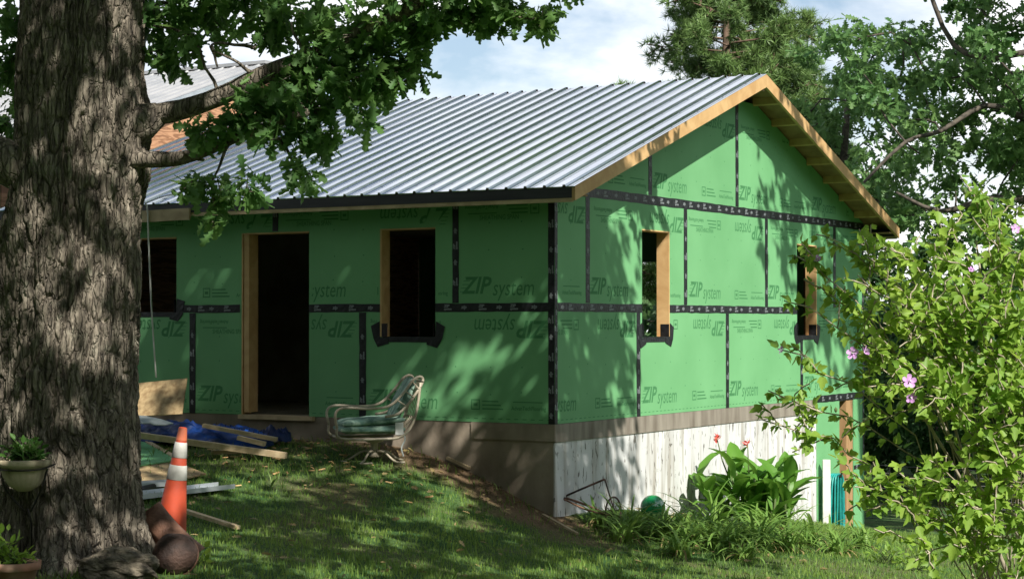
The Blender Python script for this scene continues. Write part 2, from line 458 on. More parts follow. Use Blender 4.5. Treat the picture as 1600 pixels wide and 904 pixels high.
def peeling_paint():
    m = bpy.data.materials.new('peeling_white_paint'); m.use_nodes = True
    nt = m.node_tree; N = nt.nodes; L = nt.links
    b = N['Principled BSDF']; b.inputs['Roughness'].default_value = 0.85
    tc = N.new('ShaderNodeTexCoord')
    def noise(scale, st, det=6, dist=0.0):
        mp = N.new('ShaderNodeMapping'); mp.inputs['Scale'].default_value = st
        no = N.new('ShaderNodeTexNoise'); no.inputs['Scale'].default_value = scale; no.inputs['Detail'].default_value = det; no.inputs['Distortion'].default_value = dist
        L.new(tc.outputs['Object'], mp.inputs['Vector']); L.new(mp.outputs['Vector'], no.inputs['Vector'])
        return no.outputs['Fac']
    def ramp(s, a, b_, ca, cb):
        r = N.new('ShaderNodeValToRGB')
        r.color_ramp.elements[0].position = a; r.color_ramp.elements[0].color = (*ca, 1)
        r.color_ramp.elements[1].position = b_; r.color_ramp.elements[1].color = (*cb, 1)
        L.new(s, r.inputs['Fac']); return r.outputs['Color']
    base = ramp(noise(3.0, (1, 1, 0.3)), 0.35, 0.7, (0.56, 0.57, 0.56), (0.70, 0.71, 0.70))
    streak = ramp(noise(8.0, (1, 1, 0.09), 8), 0.50, 0.68, (0, 0, 0), (0.75, 0.75, 0.75))
    chips = ramp(noise(20.0, (1, 1, 0.35), 7, 0.6), 0.60, 0.65, (0, 0, 0), (0.9, 0.9, 0.9))
    m1 = N.new('ShaderNodeMixRGB'); m1.inputs['Color2'].default_value = (0.29, 0.255, 0.20, 1)
    m2 = N.new('ShaderNodeMixRGB'); m2.inputs['Color2'].default_value = (0.12, 0.11, 0.09, 1)
    L.new(base, m1.inputs['Color1']); L.new(streak, m1.inputs['Fac'])
    L.new(m1.outputs['Color'], m2.inputs['Color1']); L.new(chips, m2.inputs['Fac'])
    L.new(m2.outputs['Color'], b.inputs['Base Color'])
    bu = N.new('ShaderNodeBump'); bu.inputs['Strength'].default_value = 0.3; bu.inputs['Distance'].default_value = 0.02
    L.new(noise(9.0, (1, 1, 0.15)), bu.inputs['Height']); L.new(bu.outputs['Normal'], b.inputs['Normal'])
    return m


M['whitewall'] = peeling_paint()


def lawn_material():
    m = bpy.data.materials.new('lawn_ground'); m.use_nodes = True
    nt = m.node_tree; N = nt.nodes; L = nt.links
    b = N['Principled BSDF']; b.inputs['Roughness'].default_value = 0.95; b.inputs['Specular IOR Level'].default_value = 0.15
    tc = N.new('ShaderNodeTexCoord')
    n1 = N.new('ShaderNodeTexNoise'); n1.inputs['Scale'].default_value = 1.5; n1.inputs['Detail'].default_value = 8; n1.inputs['Roughness'].default_value = 0.65
    r1 = N.new('ShaderNodeValToRGB')
    r1.color_ramp.elements[0].position = 0.42; r1.color_ramp.elements[0].color = (0.045, 0.105, 0.030, 1)
    r1.color_ramp.elements[1].position = 0.72; r1.color_ramp.elements[1].color = (0.17, 0.145, 0.085, 1)
    e = r1.color_ramp.elements.new(0.58); e.color = (0.080, 0.130, 0.040, 1)
    n2 = N.new('ShaderNodeTexNoise'); n2.inputs['Scale'].default_value = 38; n2.inputs['Detail'].default_value = 6
    r2 = N.new('ShaderNodeValToRGB')
    r2.color_ramp.elements[0].position = 0.3; r2.color_ramp.elements[0].color = (0.55, 0.55, 0.55, 1)
    r2.color_ramp.elements[1].position = 0.7; r2.color_ramp.elements[1].color = (1.3, 1.3, 1.3, 1)
    mu = N.new('ShaderNodeMixRGB'); mu.blend_type = 'MULTIPLY'; mu.inputs['Fac'].default_value = 1
    bu = N.new('ShaderNodeBump'); bu.inputs['Strength'].default_value = 0.6; bu.inputs['Distance'].default_value = 0.03
    at = N.new('ShaderNodeAttribute'); at.attribute_name = 'bare'
    md = N.new('ShaderNodeMixRGB'); md.inputs['Color2'].default_value = (0.17, 0.115, 0.068, 1)
    L.new(tc.outputs['Object'], n1.inputs['Vector']); L.new(tc.outputs['Object'], n2.inputs['Vector'])
    L.new(n1.outputs['Fac'], r1.inputs['Fac']); L.new(n2.outputs['Fac'], r2.inputs['Fac'])
    L.new(r1.outputs['Color'], md.inputs['Color1']); L.new(at.outputs['Fac'], md.inputs['Fac'])
    L.new(md.outputs['Color'], mu.inputs['Color1']); L.new(r2.outputs['Color'], mu.inputs['Color2'])
    L.new(mu.outputs['Color'], b.inputs['Base Color'])
    L.new(n2.outputs['Fac'], bu.inputs['Height']); L.new(bu.outputs['Normal'], b.inputs['Normal'])
    return m


M['lawn'] = lawn_material()

# ------------------------------------------------------------------ ground
CTRL = np.array([
    (0.44, 19.48, -0.98), (-0.2, 19.86, -0.64), (-0.6, 20.1, -0.47), (-1.28, 20.5, -0.29), (-2.3, 21.1, -0.27), (-3.86, 22.0, -0.22), (-6.26, 23.5, -0.18),
    (2.28, 22.6, -1.32), (4.17, 25.75, -1.70), (5.14, 27.4, -2.02), (0.0, 28.0, -1.3), (-1.44, 19.6, -0.42), (-2.5, 14.0, -0.64), (-3.2, 13.5, -0.66),
    (0.0, 15.0, -1.0), (3.2, 17.0, -1.30), (0.5, 17.5, -1.06), (-1.5, 17.0, -0.73), (2.0, 19.5, -1.20), (3.4, 22.6, -1.46), (-3.6, 18.0, -0.42),
    (0, 0, -0.60), (-8, 12, -0.50), (-10, 24, -0.1), (8, 14, -1.75), (10, 25, -2.25), (7, 34, -2.65), (12, 45, -3.0), (0, 45, -2.6), (-15, 45, -1.6),
    (0, 8, -0.80), (-15, 0, -0.4), (15, 0, -1.2), (0, -15, -0.6), (20, 30, -2.8), (3, 12, -1.2)], float)


def _tps(r2):
    return np.where(r2 > 1e-9, r2 * np.log(np.maximum(r2, 1e-9)), 0.0)


_n = len(CTRL)
_K = _tps(((CTRL[:, None, :2] - CTRL[None, :, :2]) ** 2).sum(-1)) + np.eye(_n) * 0.25
_Pm = np.hstack([np.ones((_n, 1)), CTRL[:, :2]])
_A = np.block([[_K, _Pm], [_Pm.T, np.zeros((3, 3))]])
_W = np.linalg.solve(_A, np.concatenate([CTRL[:, 2], np.zeros(3)]))


def ground_z(x, y):
    x = np.asarray(x, float); y = np.asarray(y, float)
    sh = x.shape
    q = np.stack([x.ravel(), y.ravel()], 1)
    z = _tps(((q[:, None, :] - CTRL[None, :, :2]) ** 2).sum(-1)) @ _W[:_n] + _W[_n] + q @ _W[_n + 1:]
    r = np.hypot(q[:, 0], q[:, 1] - 18.0)
    t = np.clip((r - 24) / 22, 0, 1); t = t * t * (3 - 2 * t)
    far = -2.2 - 0.6 * np.clip(q[:, 1] / 60, -1, 1) - 0.8 * np.clip(q[:, 0] / 40, -1, 1)
    return (z * (1 - t) + far * t).reshape(sh)


def gz(x, y):
    return float(ground_z(np.array([x]), np.array([y]))[0])

def axis_pts(parts):
    a = [np.arange(lo, hi, st) for lo, hi, st in parts]
    return np.unique(np.concatenate(a).round(4))


gx = axis_pts([(-400, -60, 40), (-60, -12, 4), (-12, 12, 0.22), (12, 60, 4), (60, 401, 40)])
gy = axis_pts([(-300, -20, 40), (-20, 8, 2), (8, 36, 0.22), (36, 80, 3), (80, 601, 40)])
GX, GY = np.meshgrid(gx, gy)
near = ((np.abs(GX) < 12) & (GY > 8) & (GY < 36)).astype(float)
GZ = ground_z(GX, GY) + near * 0.05 * (fbm(GX * 1.3, GY * 1.3, 3) - 0.47)
nx, ny = len(gx), len(gy)
idx = np.arange(nx * ny).reshape(ny, nx)
quads = np.stack([idx[:-1, :-1], idx[:-1, 1:], idx[1:, 1:], idx[1:, :-1]], -1).reshape(-1, 4)
ground = fast_mesh('ground', np.stack([GX, GY, GZ], -1).reshape(-1, 3), [quads], M['lawn'], True)
ground['kind'] = 'structure'

HX, HY, HA = 0.4436, 19.476, -0.5361          # near corner of the house, and its turn
ca, sa = math.cos(HA), math.sin(HA)


def house_world(lx, ly):
    return HX + lx * ca - ly * sa, HY + lx * sa + ly * ca


def house_local(x, y):
    dx, dy = x - HX, y - HY
    return dx * ca + dy * sa, -dx * sa + dy * ca


def bareness(x, y):
    """trodden earth along the left wall, under the chair and in scuffed patches"""
    lx, ly = house_local(x, y)
    d = np.where((lx < 0.3) & (ly < 0.3), -ly, 99.0)
    w = np.clip(1.25 - d / 0.62, 0, 1) * (lx > -7)
    n = fbm(x * 1.1, y * 1.1, 21)
    p = np.clip((n - 0.515) * 9, 0, 1)
    band = np.exp(-((x + 0.35) / 1.5) ** 2 - ((y - 18.0) / 1.5) ** 2)
    return np.clip(w * (0.55 + 0.9 * n) + p * (0.25 + 0.75 * band), 0, 1)


at_ = ground.data.attributes.new('bare', 'FLOAT', 'POINT')
at_.data.foreach_set('value', (bareness(GX, GY) * near).astype(np.float32).ravel())

# ------------------------------------------------------------------ the house under construction
# local axes: x to the right along the long front wall (0 at the near corner, negative away), y along the gable, z = 0 at the sheathing's foot
LEN, WID = 7.8, 9.2179
EV, RK = 0.34, 0.433                            # eave and rake overhang
Z_E, SL = 2.445, 0.3436                         # roof plane height at the eave edge, slope
VC = WID / 2
Z_R = Z_E + SL * (VC + EV)


def roof_z(v):
    return Z_E + SL * (min(v, WID - v) + EV)


house = thing('house', 'single-storey house under construction, green wall sheathing and ribbed metal roof', 'house', (HX, HY, 0), HA)

LETTERS = {}


def text_geo(s, size, shear=0.0, bold=0.0):
    key = (s, size, shear, bold)
    if key in LETTERS:
        return LETTERS[key]
    cu = bpy.data.curves.new('lettering_source', 'FONT')
    cu.body = s; cu.size = size; cu.shear = shear; cu.offset = bold; cu.resolution_u = 2
    o = bpy.data.objects.new('lettering_source', cu)
    COL.objects.link(o)
    dg = bpy.context.evaluated_depsgraph_get()
    me = bpy.data.meshes.new_from_object(o.evaluated_get(dg))
    v = np.array([p.co[:] for p in me.vertices]); f = [tuple(p.vertices) for p in me.polygons]
    bpy.data.objects.remove(o); bpy.data.curves.remove(cu); bpy.data.meshes.remove(me)
    LETTERS[key] = (v, f)
    return v, f


def panel_print(w, h, k):
    """flat print of one sheet, in sheet coordinates: V(n,2), faces"""
    V, F = [], []

    def put(s, size, x, y, shear=0.0, bold=0.0, sx=1.0):
        v, f = text_geo(s, size, shear, bold)
        n = len(V)
        V.extend([(x + a * sx, y + b) for a, b, _ in v]); F.extend([tuple(i + n for i in q) for q in f])
        return x + v[:, 0].max() * sx

    def bar(x0, x1, y0, y1):
        n = len(V)
        V.extend([(x0, y0), (x1, y0), (x1, y1), (x0, y1)]); F.append((n, n + 1, n + 2, n + 3))
    j = rnd.uniform(-0.03, 0.03)
    x = put('ZIP', 0.25, 0.08 + j, 0.15, 0.28, 0.006, 0.95)
    for q in range(5):
        bar(0.05 + j + 0.016 * q, 0.13 + j + 0.016 * q, 0.165 + 0.038 * q, 0.172 + 0.038 * q)
    x = put('system', 0.25, x + 0.005, 0.125, 0.20, 0.0, 0.74)
    bx = 1.40 + j
    for (a, b, c, d) in ((0, 0.11, 0, 0.012), (0, 0.11, 0.10, 0.112), (0, 0.012, 0.012, 0.10), (0.098, 0.11, 0.012, 0.10), (0.03, 0.08, 0.04, 0.07)):
        bar(bx + a, bx + b, 0.13 + c, 0.13 + d)
    for q in range(3):
        bar(bx + 0.14, bx + 0.40 - 0.03 * q, 0.135 + 0.04 * q, 0.150 + 0.04 * q)
    put('AdvanTechFlooring', 0.062, 1.90 + j, 0.135, 0.0, 0.001, 0.86)
    bar(1.92 + j, 2.28 + j, 0.215, 0.226)
    # the same block upside down along the top edge
    n0 = len(V); f0 = list(F)
    V.extend([(2.44 - a, 1.22 - b) for a, b in V[:n0]]); F.extend([tuple(i + n0 for i in q) for q in f0])
    # a second smaller row, nailing marks
    v, f = text_geo('SHEATHING SPAN', 0.075, 0.0, 0.001)
    n = len(V); V.extend([(0.30 + a * 0.8, 0.93 + b) for a, b, _ in v]); F.extend([tuple(i + n for i in q) for q in f])
    for q in range(24):
        bar(0.05 + 0.1 * q, 0.10 + 0.1 * q, 0.035, 0.043)
    for q in range(5):
        for r_ in range(3):
            X = 0.41 * (q + 1) + rnd.uniform(-.02, .02); Y = 0.30 + 0.29 * r_ + rnd.uniform(-.02, .02)
            bar(X, X + 0.014, Y, Y + 0.014)
    return V, F


def clip_poly(poly, a, b, c):
    """keep a*x+b*y<=c"""
    out = []
    for i in range(len(poly)):
        p, q = poly[i], poly[(i + 1) % len(poly)]
        dp, dq = a * p[0] + b * p[1] - c, a * q[0] + b * q[1] - c
        if dp <= 0:
            out.append(p)
        if (dp < 0 < dq) or (dq < 0 < dp):
            t = dp / (dp - dq)
            out.append((p[0] + t * (q[0] - p[0]), p[1] + t * (q[1] - p[1])))
    return out


def panel(wall, a0, a1, z0, z1, holes=(), slope=False, sheet0=None, thick=0.0115, mt=None, lettered=True, name='sheathing_panel', gap=0.0015):
    """wall 'front' (a = local x, faces -y) or 'gable' (a = y, faces +x)"""
    a0 += gap; a1 -= gap; z0 += gap; z1 -= gap
    proud = rnd.uniform(-0.001, 0.001)
    mt = mt or M['sheath']

    def P(a, z, d):           # d outward
        return (a, -d, z) if wall == 'front' else (d, a, z)
    mb = MB()
    hs = [h for h in holes if h[0] < a1 and h[1] > a0 and h[2] < z1 and h[3] > z0]
    if slope:
        poly = [(a0, z0), (a1, z0), (a1, z1), (a0, z1)]
        zt = Z_E + SL * EV - 0.05
        poly = clip_poly(poly, -SL, 1, zt)
        poly = clip_poly(poly, SL, 1, zt + SL * WID)
        if len(poly) < 3:
            return None
        n = len(poly)
        mb.add([P(a, z, proud) for a, z in poly] + [P(a, z, proud - thick) for a, z in poly],
               [tuple(range(n)), tuple(range(2 * n - 1, n - 1, -1))] + [(i, n + i, n + (i + 1) % n, (i + 1) % n) for i in range(n)])
        inside = lambda a, z: -SL * a + z <= zt - 0.03 and SL * a + z <= zt + SL * WID - 0.03
    else:
        xs = sorted({a0, a1, *[min(max(h[k], a0), a1) for h in hs for k in (0, 1)]})
        zs = sorted({z0, z1, *[min(max(h[k], z0), z1) for h in hs for k in (2, 3)]})
        cell = {}
        for i in range(len(xs) - 1):
            for j in range(len(zs) - 1):
                cx, cz = (xs[i] + xs[i + 1]) / 2, (zs[j] + zs[j + 1]) / 2
                cell[i, j] = not any(h[0] < cx < h[1] and h[2] < cz < h[3] for h in hs)
        for (i, j), on in cell.items():
            if not on:
                continue
            A, B, C, D = (xs[i], zs[j]), (xs[i + 1], zs[j]), (xs[i + 1], zs[j + 1]), (xs[i], zs[j + 1])
            mb.add([P(*q, proud) for q in (A, B, C, D)], [(0, 1, 2, 3)])
            mb.add([P(*q, proud - thick) for q in (A, B, C, D)], [(3, 2, 1, 0)])
            for (ni, nj, e0, e1) in ((i - 1, j, A, D), (i + 1, j, B, C), (i, j - 1, A, B), (i, j + 1, D, C)):
                if not cell.get((ni, nj), False):
                    mb.add([P(*e0, proud), P(*e1, proud), P(*e1, proud - thick), P(*e0, proud - thick)], [(0, 1, 2, 3)])
        inside = lambda a, z: not any(h[0] - 0.03 < a < h[1] + 0.03 and h[2] - 0.03 < z < h[3] + 0.03 for h in hs)
    o = mb.build(name, mt, house)
    if lettered:
        s0 = a0 if sheet0 is None else sheet0
        V, F = panel_print(2.44, 1.22, 0)
        pr = MB()
        pv = [(s0 + a, z0 + b) for a, b in V]
        keep = []
        for f in F:
            if all(a0 + 0.01 < pv[i][0] < a1 - 0.01 and pv[i][1] < z1 - 0.01 and inside(*pv[i]) for i in f):
                keep.append(f)
        if keep:
            pr.add([P(a, z, proud + 0.0008) for a, z in pv], keep)
            pr.build('printed_lettering', M['print'], o)['kind'] = 'stuff'
    return o


H_FRONT = [(-2.20, -1.48, 0.90, 2.09), (-4.14, -3.18, -0.1, 2.09), (-5.95, -5.13, 1.18, 2.07)]
H_GABLE = [(2.02, 2.72, 0.89, 2.12), (6.65, 7.35, 0.88, 2.12)]
S = 2.44
# front wall, two rows, joints staggered
for a0, a1, s0 in ((-2.44, 0, None), (-3.18, -2.44, -4.88), (-4.88, -4.14, -4.88), (-7.32, -4.88, None), (-7.8, -7.32, None)):
    panel('front', a0, a1, 0, 1.22, H_FRONT, sheet0=s0)
for a0, a1, s0 in ((-1.22, 0, -1.22), (-3.66, -1.22, None), (-6.1, -3.66, None), (-7.8, -6.1, None)):
    panel('front', a0, a1, 1.22, 2.52, H_FRONT, sheet0=s0)
# gable
for a0, a1, s0 in ((0, 1.927, 1.927 - S), (1.927, 4.367, None), (4.367, 6.807, None), (6.807, WID, None)):
    panel('gable', a0, a1, 0, 1.22, H_GABLE, sheet0=s0)
for a0, a1, s0 in ((0, 0.7246, 0.7246 - S), (0.7246, 3.165, None), (3.165, 5.605, None), (5.605, 8.045, None), (8.045, WID, None)):
    panel('gable', a0, a1, 1.22, 2.46, H_GABLE, sheet0=s0)
for a0, a1, s0 in ((0.0, 2.229, 2.229 - S), (2.229, 4.67, None), (4.67, 7.11, None), (7.11, WID, None)):
    panel('gable', a0, a1, 2.46, 2.46 + 1.40, (), True, sheet0=s0)
# sheathing carried down beside the low opening at the far end of the gable
panel('gable', 7.345, 8.22, -2.35, 0.0, lettered=False)
panel('gable', 8.78, WID, -2.35, 0.0, lettered=False)


def tape(wall, a0, a1, z0, z1, printed=True, wob=0.004, name='seam_tape'):
    """black joint tape laid over a seam, edges slightly wandering"""
    horiz = (a1 - a0) > (z1 - z0)
    n = max(2, int((a1 - a0 if horiz else z1 - z0) / 0.12))

    def P(a, z, d):
        return (a, -d, z) if wall == 'front' else (d, a, z)
    rows = []
    for i in range(n + 1):
        t = i / n
        e0, e1 = rnd.uniform(-wob, wob), rnd.uniform(-wob, wob)
        d = 0.0028 + rnd.uniform(0, 0.0012)
        if horiz:
            a = a0 + (a1 - a0) * t
            rows.append([P(a, z0 + e0, 0.0005), P(a, z0 + e0 + 0.001, d), P(a, (z0 + z1) / 2, d + 0.0006), P(a, z1 + e1 - 0.001, d), P(a, z1 + e1, 0.0005)])
        else:
            z = z0 + (z1 - z0) * t
            rows.append([P(a1 + e1, z, 0.0005), P(a1 + e1 - 0.001, z, d), P((a0 + a1) / 2, z, d + 0.0006), P(a0 + e0 + 0.001, z, d), P(a0 + e0, z, 0.0005)])
    mb = MB(); mb.strip(rows)
    o = mb.build(name, M['tape'], house)
    if printed:
        pr = MB(); L_ = a1 - a0 if horiz else z1 - z0
        t = rnd.uniform(0.05, 0.2); k = rnd.randint(0, 1)
        while t < L_ - 0.16:
            if k % 2 == 0:
                items = [('ZIP', 0.040, 0, 0.004), ('system', 0.030, 0.0, -0.024)]
            else:
                items = [('zip', 0.05, 0.0, -0.01)]
            for s, sz, ox, oy in items:
                v, f = text_geo(s, sz, 0.2, 0.0025)
                if horiz:
                    pts = [P(a0 + t + ox + a * 1.15, (z0 + z1) / 2 + oy + b, 0.0056) for a, b, _ in v]
                else:
                    pts = [P((a0 + a1) / 2 - oy - b, z0 + t + ox + a, 0.0056) for a, b, _ in v]
                pr.add(pts, f)
            t += rnd.choice((0.17, 0.22, 0.26)); k += 1
        pr.build('tape_lettering', M['tape_print'], o)['kind'] = 'stuff'
    return o


T = 0.046
tape('front', -1.48, -0.05, 1.22 - T, 1.22 + T)
tape('front', -3.18, -2.20, 1.22 - T, 1.22 + T)
tape('front', -5.13, -4.17, 1.22 - T, 1.22 + T)
for a in (-2.44, -4.88):
    tape('front', a - T, a + T, 0.0, 1.22 - T - 0.003)
for a, zt in ((-1.22, 2.45), (-3.66, 2.45)):
    tape('front', a - T * 0.9, a + T * 0.9, (2.10 if a < -3 else 1.22 + T + 0.003), zt)
tape('front', -0.075, -0.001, 0.0, 2.45, name='corner_tape')
tape('gable', 0.001, 0.06, 0.0, 2.45, name='corner_tape')
tape('gable', 0.064, 2.02, 1.22 - T, 1.22 + T)
tape('gable', 2.725, 6.65, 1.22 - T, 1.22 + T)
tape('gable', 0.064, WID - 0.01, 2.46 - T * 1.15, 2.46 + T * 1.15)
for a in (0.7246, 3.165, 5.605, 8.045):
    tape('gable', a - T, a + T, 1.22 + T + 0.003, 2.46 - T * 1.15 - 0.003)
for a in (1.927, 4.367, 6.807):
    tape('gable', a - T, a + T, 0.0, (0.86 if a in (6.807,) else 1.22 - T - 0.003))
for a, zt in ((2.229, 3.16), (4.67, 3.93)):
    tape('gable', a - T, a + T, 2.46 + T * 1.15 + 0.003, zt)
tape('gable', 7.35, WID - 0.01, -0.05, 0.05)
tape('gable', WID - 0.06, WID - 0.001, -1.1, 2.4, name='corner_tape')
tape('gable', 8.79, 9.2, -1.06, -1.0)


def opening_frame(wall, h, sill=True, depth=0.15, flash=True, name='window_frame', side_w=0.038):
    """rough opening: jambs, head and sill boards lining the hole, black flashing round the foot"""
    a0, a1, z0, z1 = h

    def bx(name_, aa, ab, za, zb, d0, d1, m_, par):
        mb = MB()
        if wall == 'front':
            mb.box(aa, ab, -d1, -d0, za, zb)
        else:
            mb.box(d0, d1, aa, ab, za, zb)
        return mb.build(name_, m_, par)
    fr = bx(name, a0 - side_w, a1 + side_w, z1 + 0.0005, z1 + 0.04, -depth, -0.0125, M['lumber'], house)   # head board carries the frame
    bx('jamb', a0 - side_w, a0 - 0.0005, z0, z1, -depth, -0.0125, M['lumber'], fr)
    bx('jamb', a1 + 0.0005, a1 + side_w, z0, z1, -depth, -0.0125, M['lumber'], fr)
    if wall == 'front':          # edge of the jamb showing proud of the sheathing on the far side
        bx('jamb_edge', a0 - 0.001, a0 + 0.020, z0 + 0.006, z1 - 0.001, -depth, 0.010, M['lumber'], fr)
        bx('head_edge', a0 + 0.021, a1 - 0.001, z1 - 0.016, z1 - 0.001, -depth, 0.006, M['lumber'], fr)
    else:
        bx('jamb_edge', a1 - 0.020, a1 - 0.001, z0 + 0.006, z1 - 0.001, -depth, 0.008, M['lumber'], fr)
        bx('head_edge', a0 + 0.001, a1 - 0.021, z1 - 0.016, z1 - 0.001, -depth, 0.006, M['lumber'], fr)
    if sill:
        bx('sill', a0 - side_w, a1 + side_w, z0 - 0.038, z0 - 0.0005, -depth, -0.0125, M['lumber'], fr)
    if flash:
        def P(a, z, d):
            return (a, -d, z) if wall == 'front' else (d, a, z)
        mb = MB()
        bx('sill_flashing', a0 + 0.03, a1 - 0.03, z0 - 0.055, z0 + 0.005, -0.06, 0.0045, M['tape'], fr)
        for s, c in ((-1, a0), (1, a1)):
            q = MB()
            sh = [(c - s * 0.10, z0 - 0.075), (c + s * 0.03, z0 - 0.115), (c + s * 0.10, z0 - 0.02), (c + s * 0.12, z0 + 0.12), (c + s * 0.012, z0 + 0.17), (c + s * 0.002, z0 + 0.002), (c - s * 0.10, z0 + 0.0)]
            sh = [(a + rnd.uniform(-.012, .012) * (abs(a - c) > .02), z + rnd.uniform(-.012, .012)) for a, z in sh]
            if s < 0:
                sh = sh[::-1]
            n = len(sh)
            q.add([P(a, z, 0.0075) for a, z in sh] + [P(a, z, 0.0005) for a, z in sh],
                  [tuple(range(n))] + [(i, n + i, n + (i + 1) % n, (i + 1) % n) for i in range(n)])
            q.build('corner_flashing', M['tape'], fr)
            # the tape wraps up the inside of the jamb
            ja, jb = (c + 0.021, c + 0.024) if s < 0 else (c - 0.024, c - 0.021)
            bx('jamb_flashing', ja, jb, z0 + 0.006, z0 + 0.15, -0.10, 0.011, M['tape'], fr)
    return fr


opening_frame('front', H_FRONT[0])
opening_frame('front', H_FRONT[2])
opening_frame('gable', H_GABLE[0])
opening_frame('gable', H_GABLE[1])
dfr = opening_frame('front', (-4.14, -3.18, 0.0, 2.09), sill=False, flash=False, name='door_frame')
MB().box(-4.10, -4.03, -0.012, 0.15, 0.03, 2.07).build('jamb', M['lumber'], dfr)
MB().box(-4.16, -3.10, -0.05, 0.16, -0.045, 0.004).build('threshold', M['lumber_grey'], dfr)

# floor, back wall with its own openings, studs and a partition: what the open windows let one see
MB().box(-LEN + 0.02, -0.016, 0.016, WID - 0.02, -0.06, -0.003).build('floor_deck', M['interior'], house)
bw = MB()
BH = [(-4.55, -3.0, 0.25, 2.0)]
xs = [-LEN, BH[0][0], BH[0][1], -0.013]
for (x0, x1, z0, z1) in ((xs[0], xs[1], 0, 2.5), (xs[2], xs[3], 0, 2.5), (xs[1], xs[2], 0, BH[0][2]), (xs[1], xs[2], BH[0][3], 2.5)):
    bw.box(x0, x1, WID - 0.012, WID, z0, z1)
bw.build('back_wall', M['sheath'], house)
for i in range(19):
    x = -0.06 - i * 0.4064
    if not (BH[0][0] < x < BH[0][1]):
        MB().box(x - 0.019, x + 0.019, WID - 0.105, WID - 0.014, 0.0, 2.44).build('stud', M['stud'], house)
for i in range(17):
    x = -0.26 - i * 0.4064
    if not any(h[0] - 0.05 < x < h[1] + 0.05 for h in H_FRONT):
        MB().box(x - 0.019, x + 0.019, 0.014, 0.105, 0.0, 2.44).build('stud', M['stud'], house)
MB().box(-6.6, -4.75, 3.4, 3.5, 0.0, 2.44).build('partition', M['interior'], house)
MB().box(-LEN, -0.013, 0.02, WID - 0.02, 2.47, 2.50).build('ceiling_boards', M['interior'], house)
MB().prism([(-3.62, 1.05), (-2.95, 1.08), (-2.95, 0.0), (-3.12, 0.0)], 1, 0.78, 0.792).build('leaning_board', M['osb'], house)
MB().beam((-3.15, 6.9, 0.0), (-2.7, 6.0, 2.1), 0.09, 0.038).build('brace', M['stud'], house)

# gable soffit: decking, lookouts, rake boards, ridge
for sgn in (0, 1):
    def rp(v, dz):          # point on the roof slope, mirrored for the far side
        vv = v if sgn == 0 else WID - v
        return vv, Z_E + SL * (v + EV) + dz
    mb = MB()
    for x0, x1 in ((-LEN, RK - 0.04),):
        a, b = rp(-EV + 0.03, -0.006), rp(VC - 0.0005, -0.006)
        mb.prism([a, b, (b[0], b[1] - 0.016), (a[0], a[1] - 0.016)], 0, x0, x1)
    mb.build('roof_decking', M['decking'], house)
    mb = MB()
    a, b = rp(-EV, -0.003), rp(VC - 0.001, -0.003)
    mb.prism([a, b, (b[0], b[1] - 0.158), (a[0], a[1] - 0.145)], 0, RK - 0.038, RK)
    mb.build('rake_board', M['lumber'], house)
    k = 0; v = 0.35
    while v < VC - 0.2:
        a, b = rp(v, -0.023), rp(v + 0.04, -0.023)
        MB().prism([a, b, (b[0], b[1] - 0.088), (a[0], a[1] - 0.088)], 0, 0.004, RK - 0.039).build('lookout', M['lumber'], house)
        v += 0.61
    # eave: dark metal fascia over a wooden strip
    y0 = -EV if sgn == 0 else WID + EV
    s = -1 if sgn == 0 else 1
    ya, yb = sorted((y0 + s * 0.004, y0 - s * 0.02))
    MB().box(-LEN, RK - 0.0385, ya, yb, Z_E - 0.118, Z_E - 0.006).build('eave_fascia', M['darkfascia'], house)
    ya, yb = sorted((y0 - s * 0.001, y0 - s * 0.036))
    MB().box(-LEN, RK - 0.0385, ya, yb, Z_E - 0.160, Z_E - 0.119).build('eave_board', M['lumber_grey'], house)
    ya, yb = sorted((y0 - s * 0.037, -0.002 if sgn == 0 else WID + 0.002))
    MB().box(-LEN, RK - 0.0385, ya, yb, Z_E - 0.085, Z_E - 0.070).build('eave_soffit', M['decking'], house)
MB().box(0.003, RK - 0.039, VC - 0.02, VC + 0.02, Z_R - 0.21, Z_R - 0.03).build('ridge_lookout', M['stud'], house)
MB().beam((-5.42, -EV - 0.022, Z_E - 0.145), (-4.62, -EV - 0.022, Z_E - 0.135), 0.030, 0.135).build('fascia_offcut', M['lumber_grey'], house)

# ribbed metal sheets, 0.914 wide, a rib every 0.2286; the two ridge-to-eave meshes are shared by the sheets of a slope
PW, RIB = 0.9144, 0.2286


def roof_sheet_mesh(name, mt, slope_run, over, rise):
    prof = []
    for k in range(4):
        c = k * RIB
        prof += [(c, 0.0), (c + 0.083, 0.0), (c + 0.092, 0.020), (c + 0.118, 0.020), (c + 0.127, 0.0)]
        prof += [(c + 0.18, 0.0), (c + 0.183, 0.003), (c + 0.193, 0.003), (c + 0.196, 0.0)]
    prof.append((PW, 0.0))
    mb = MB()
    n = math.hypot(slope_run, rise); nz = slope_run / n; ny_ = -rise / n
    rows = []
    for t in np.linspace(0, 1, 5):
        rows.append([(x, slope_run * t + h * ny_, rise * t + h * nz) for x, h in prof])
    mb.strip(rows)
    # turned-down lower lip
    mb.strip([[(x, 0 + h * ny_ + 0.004, h * nz - 0.012) for x, h in prof], rows[0]])
    return mb.mesh(name, mt)


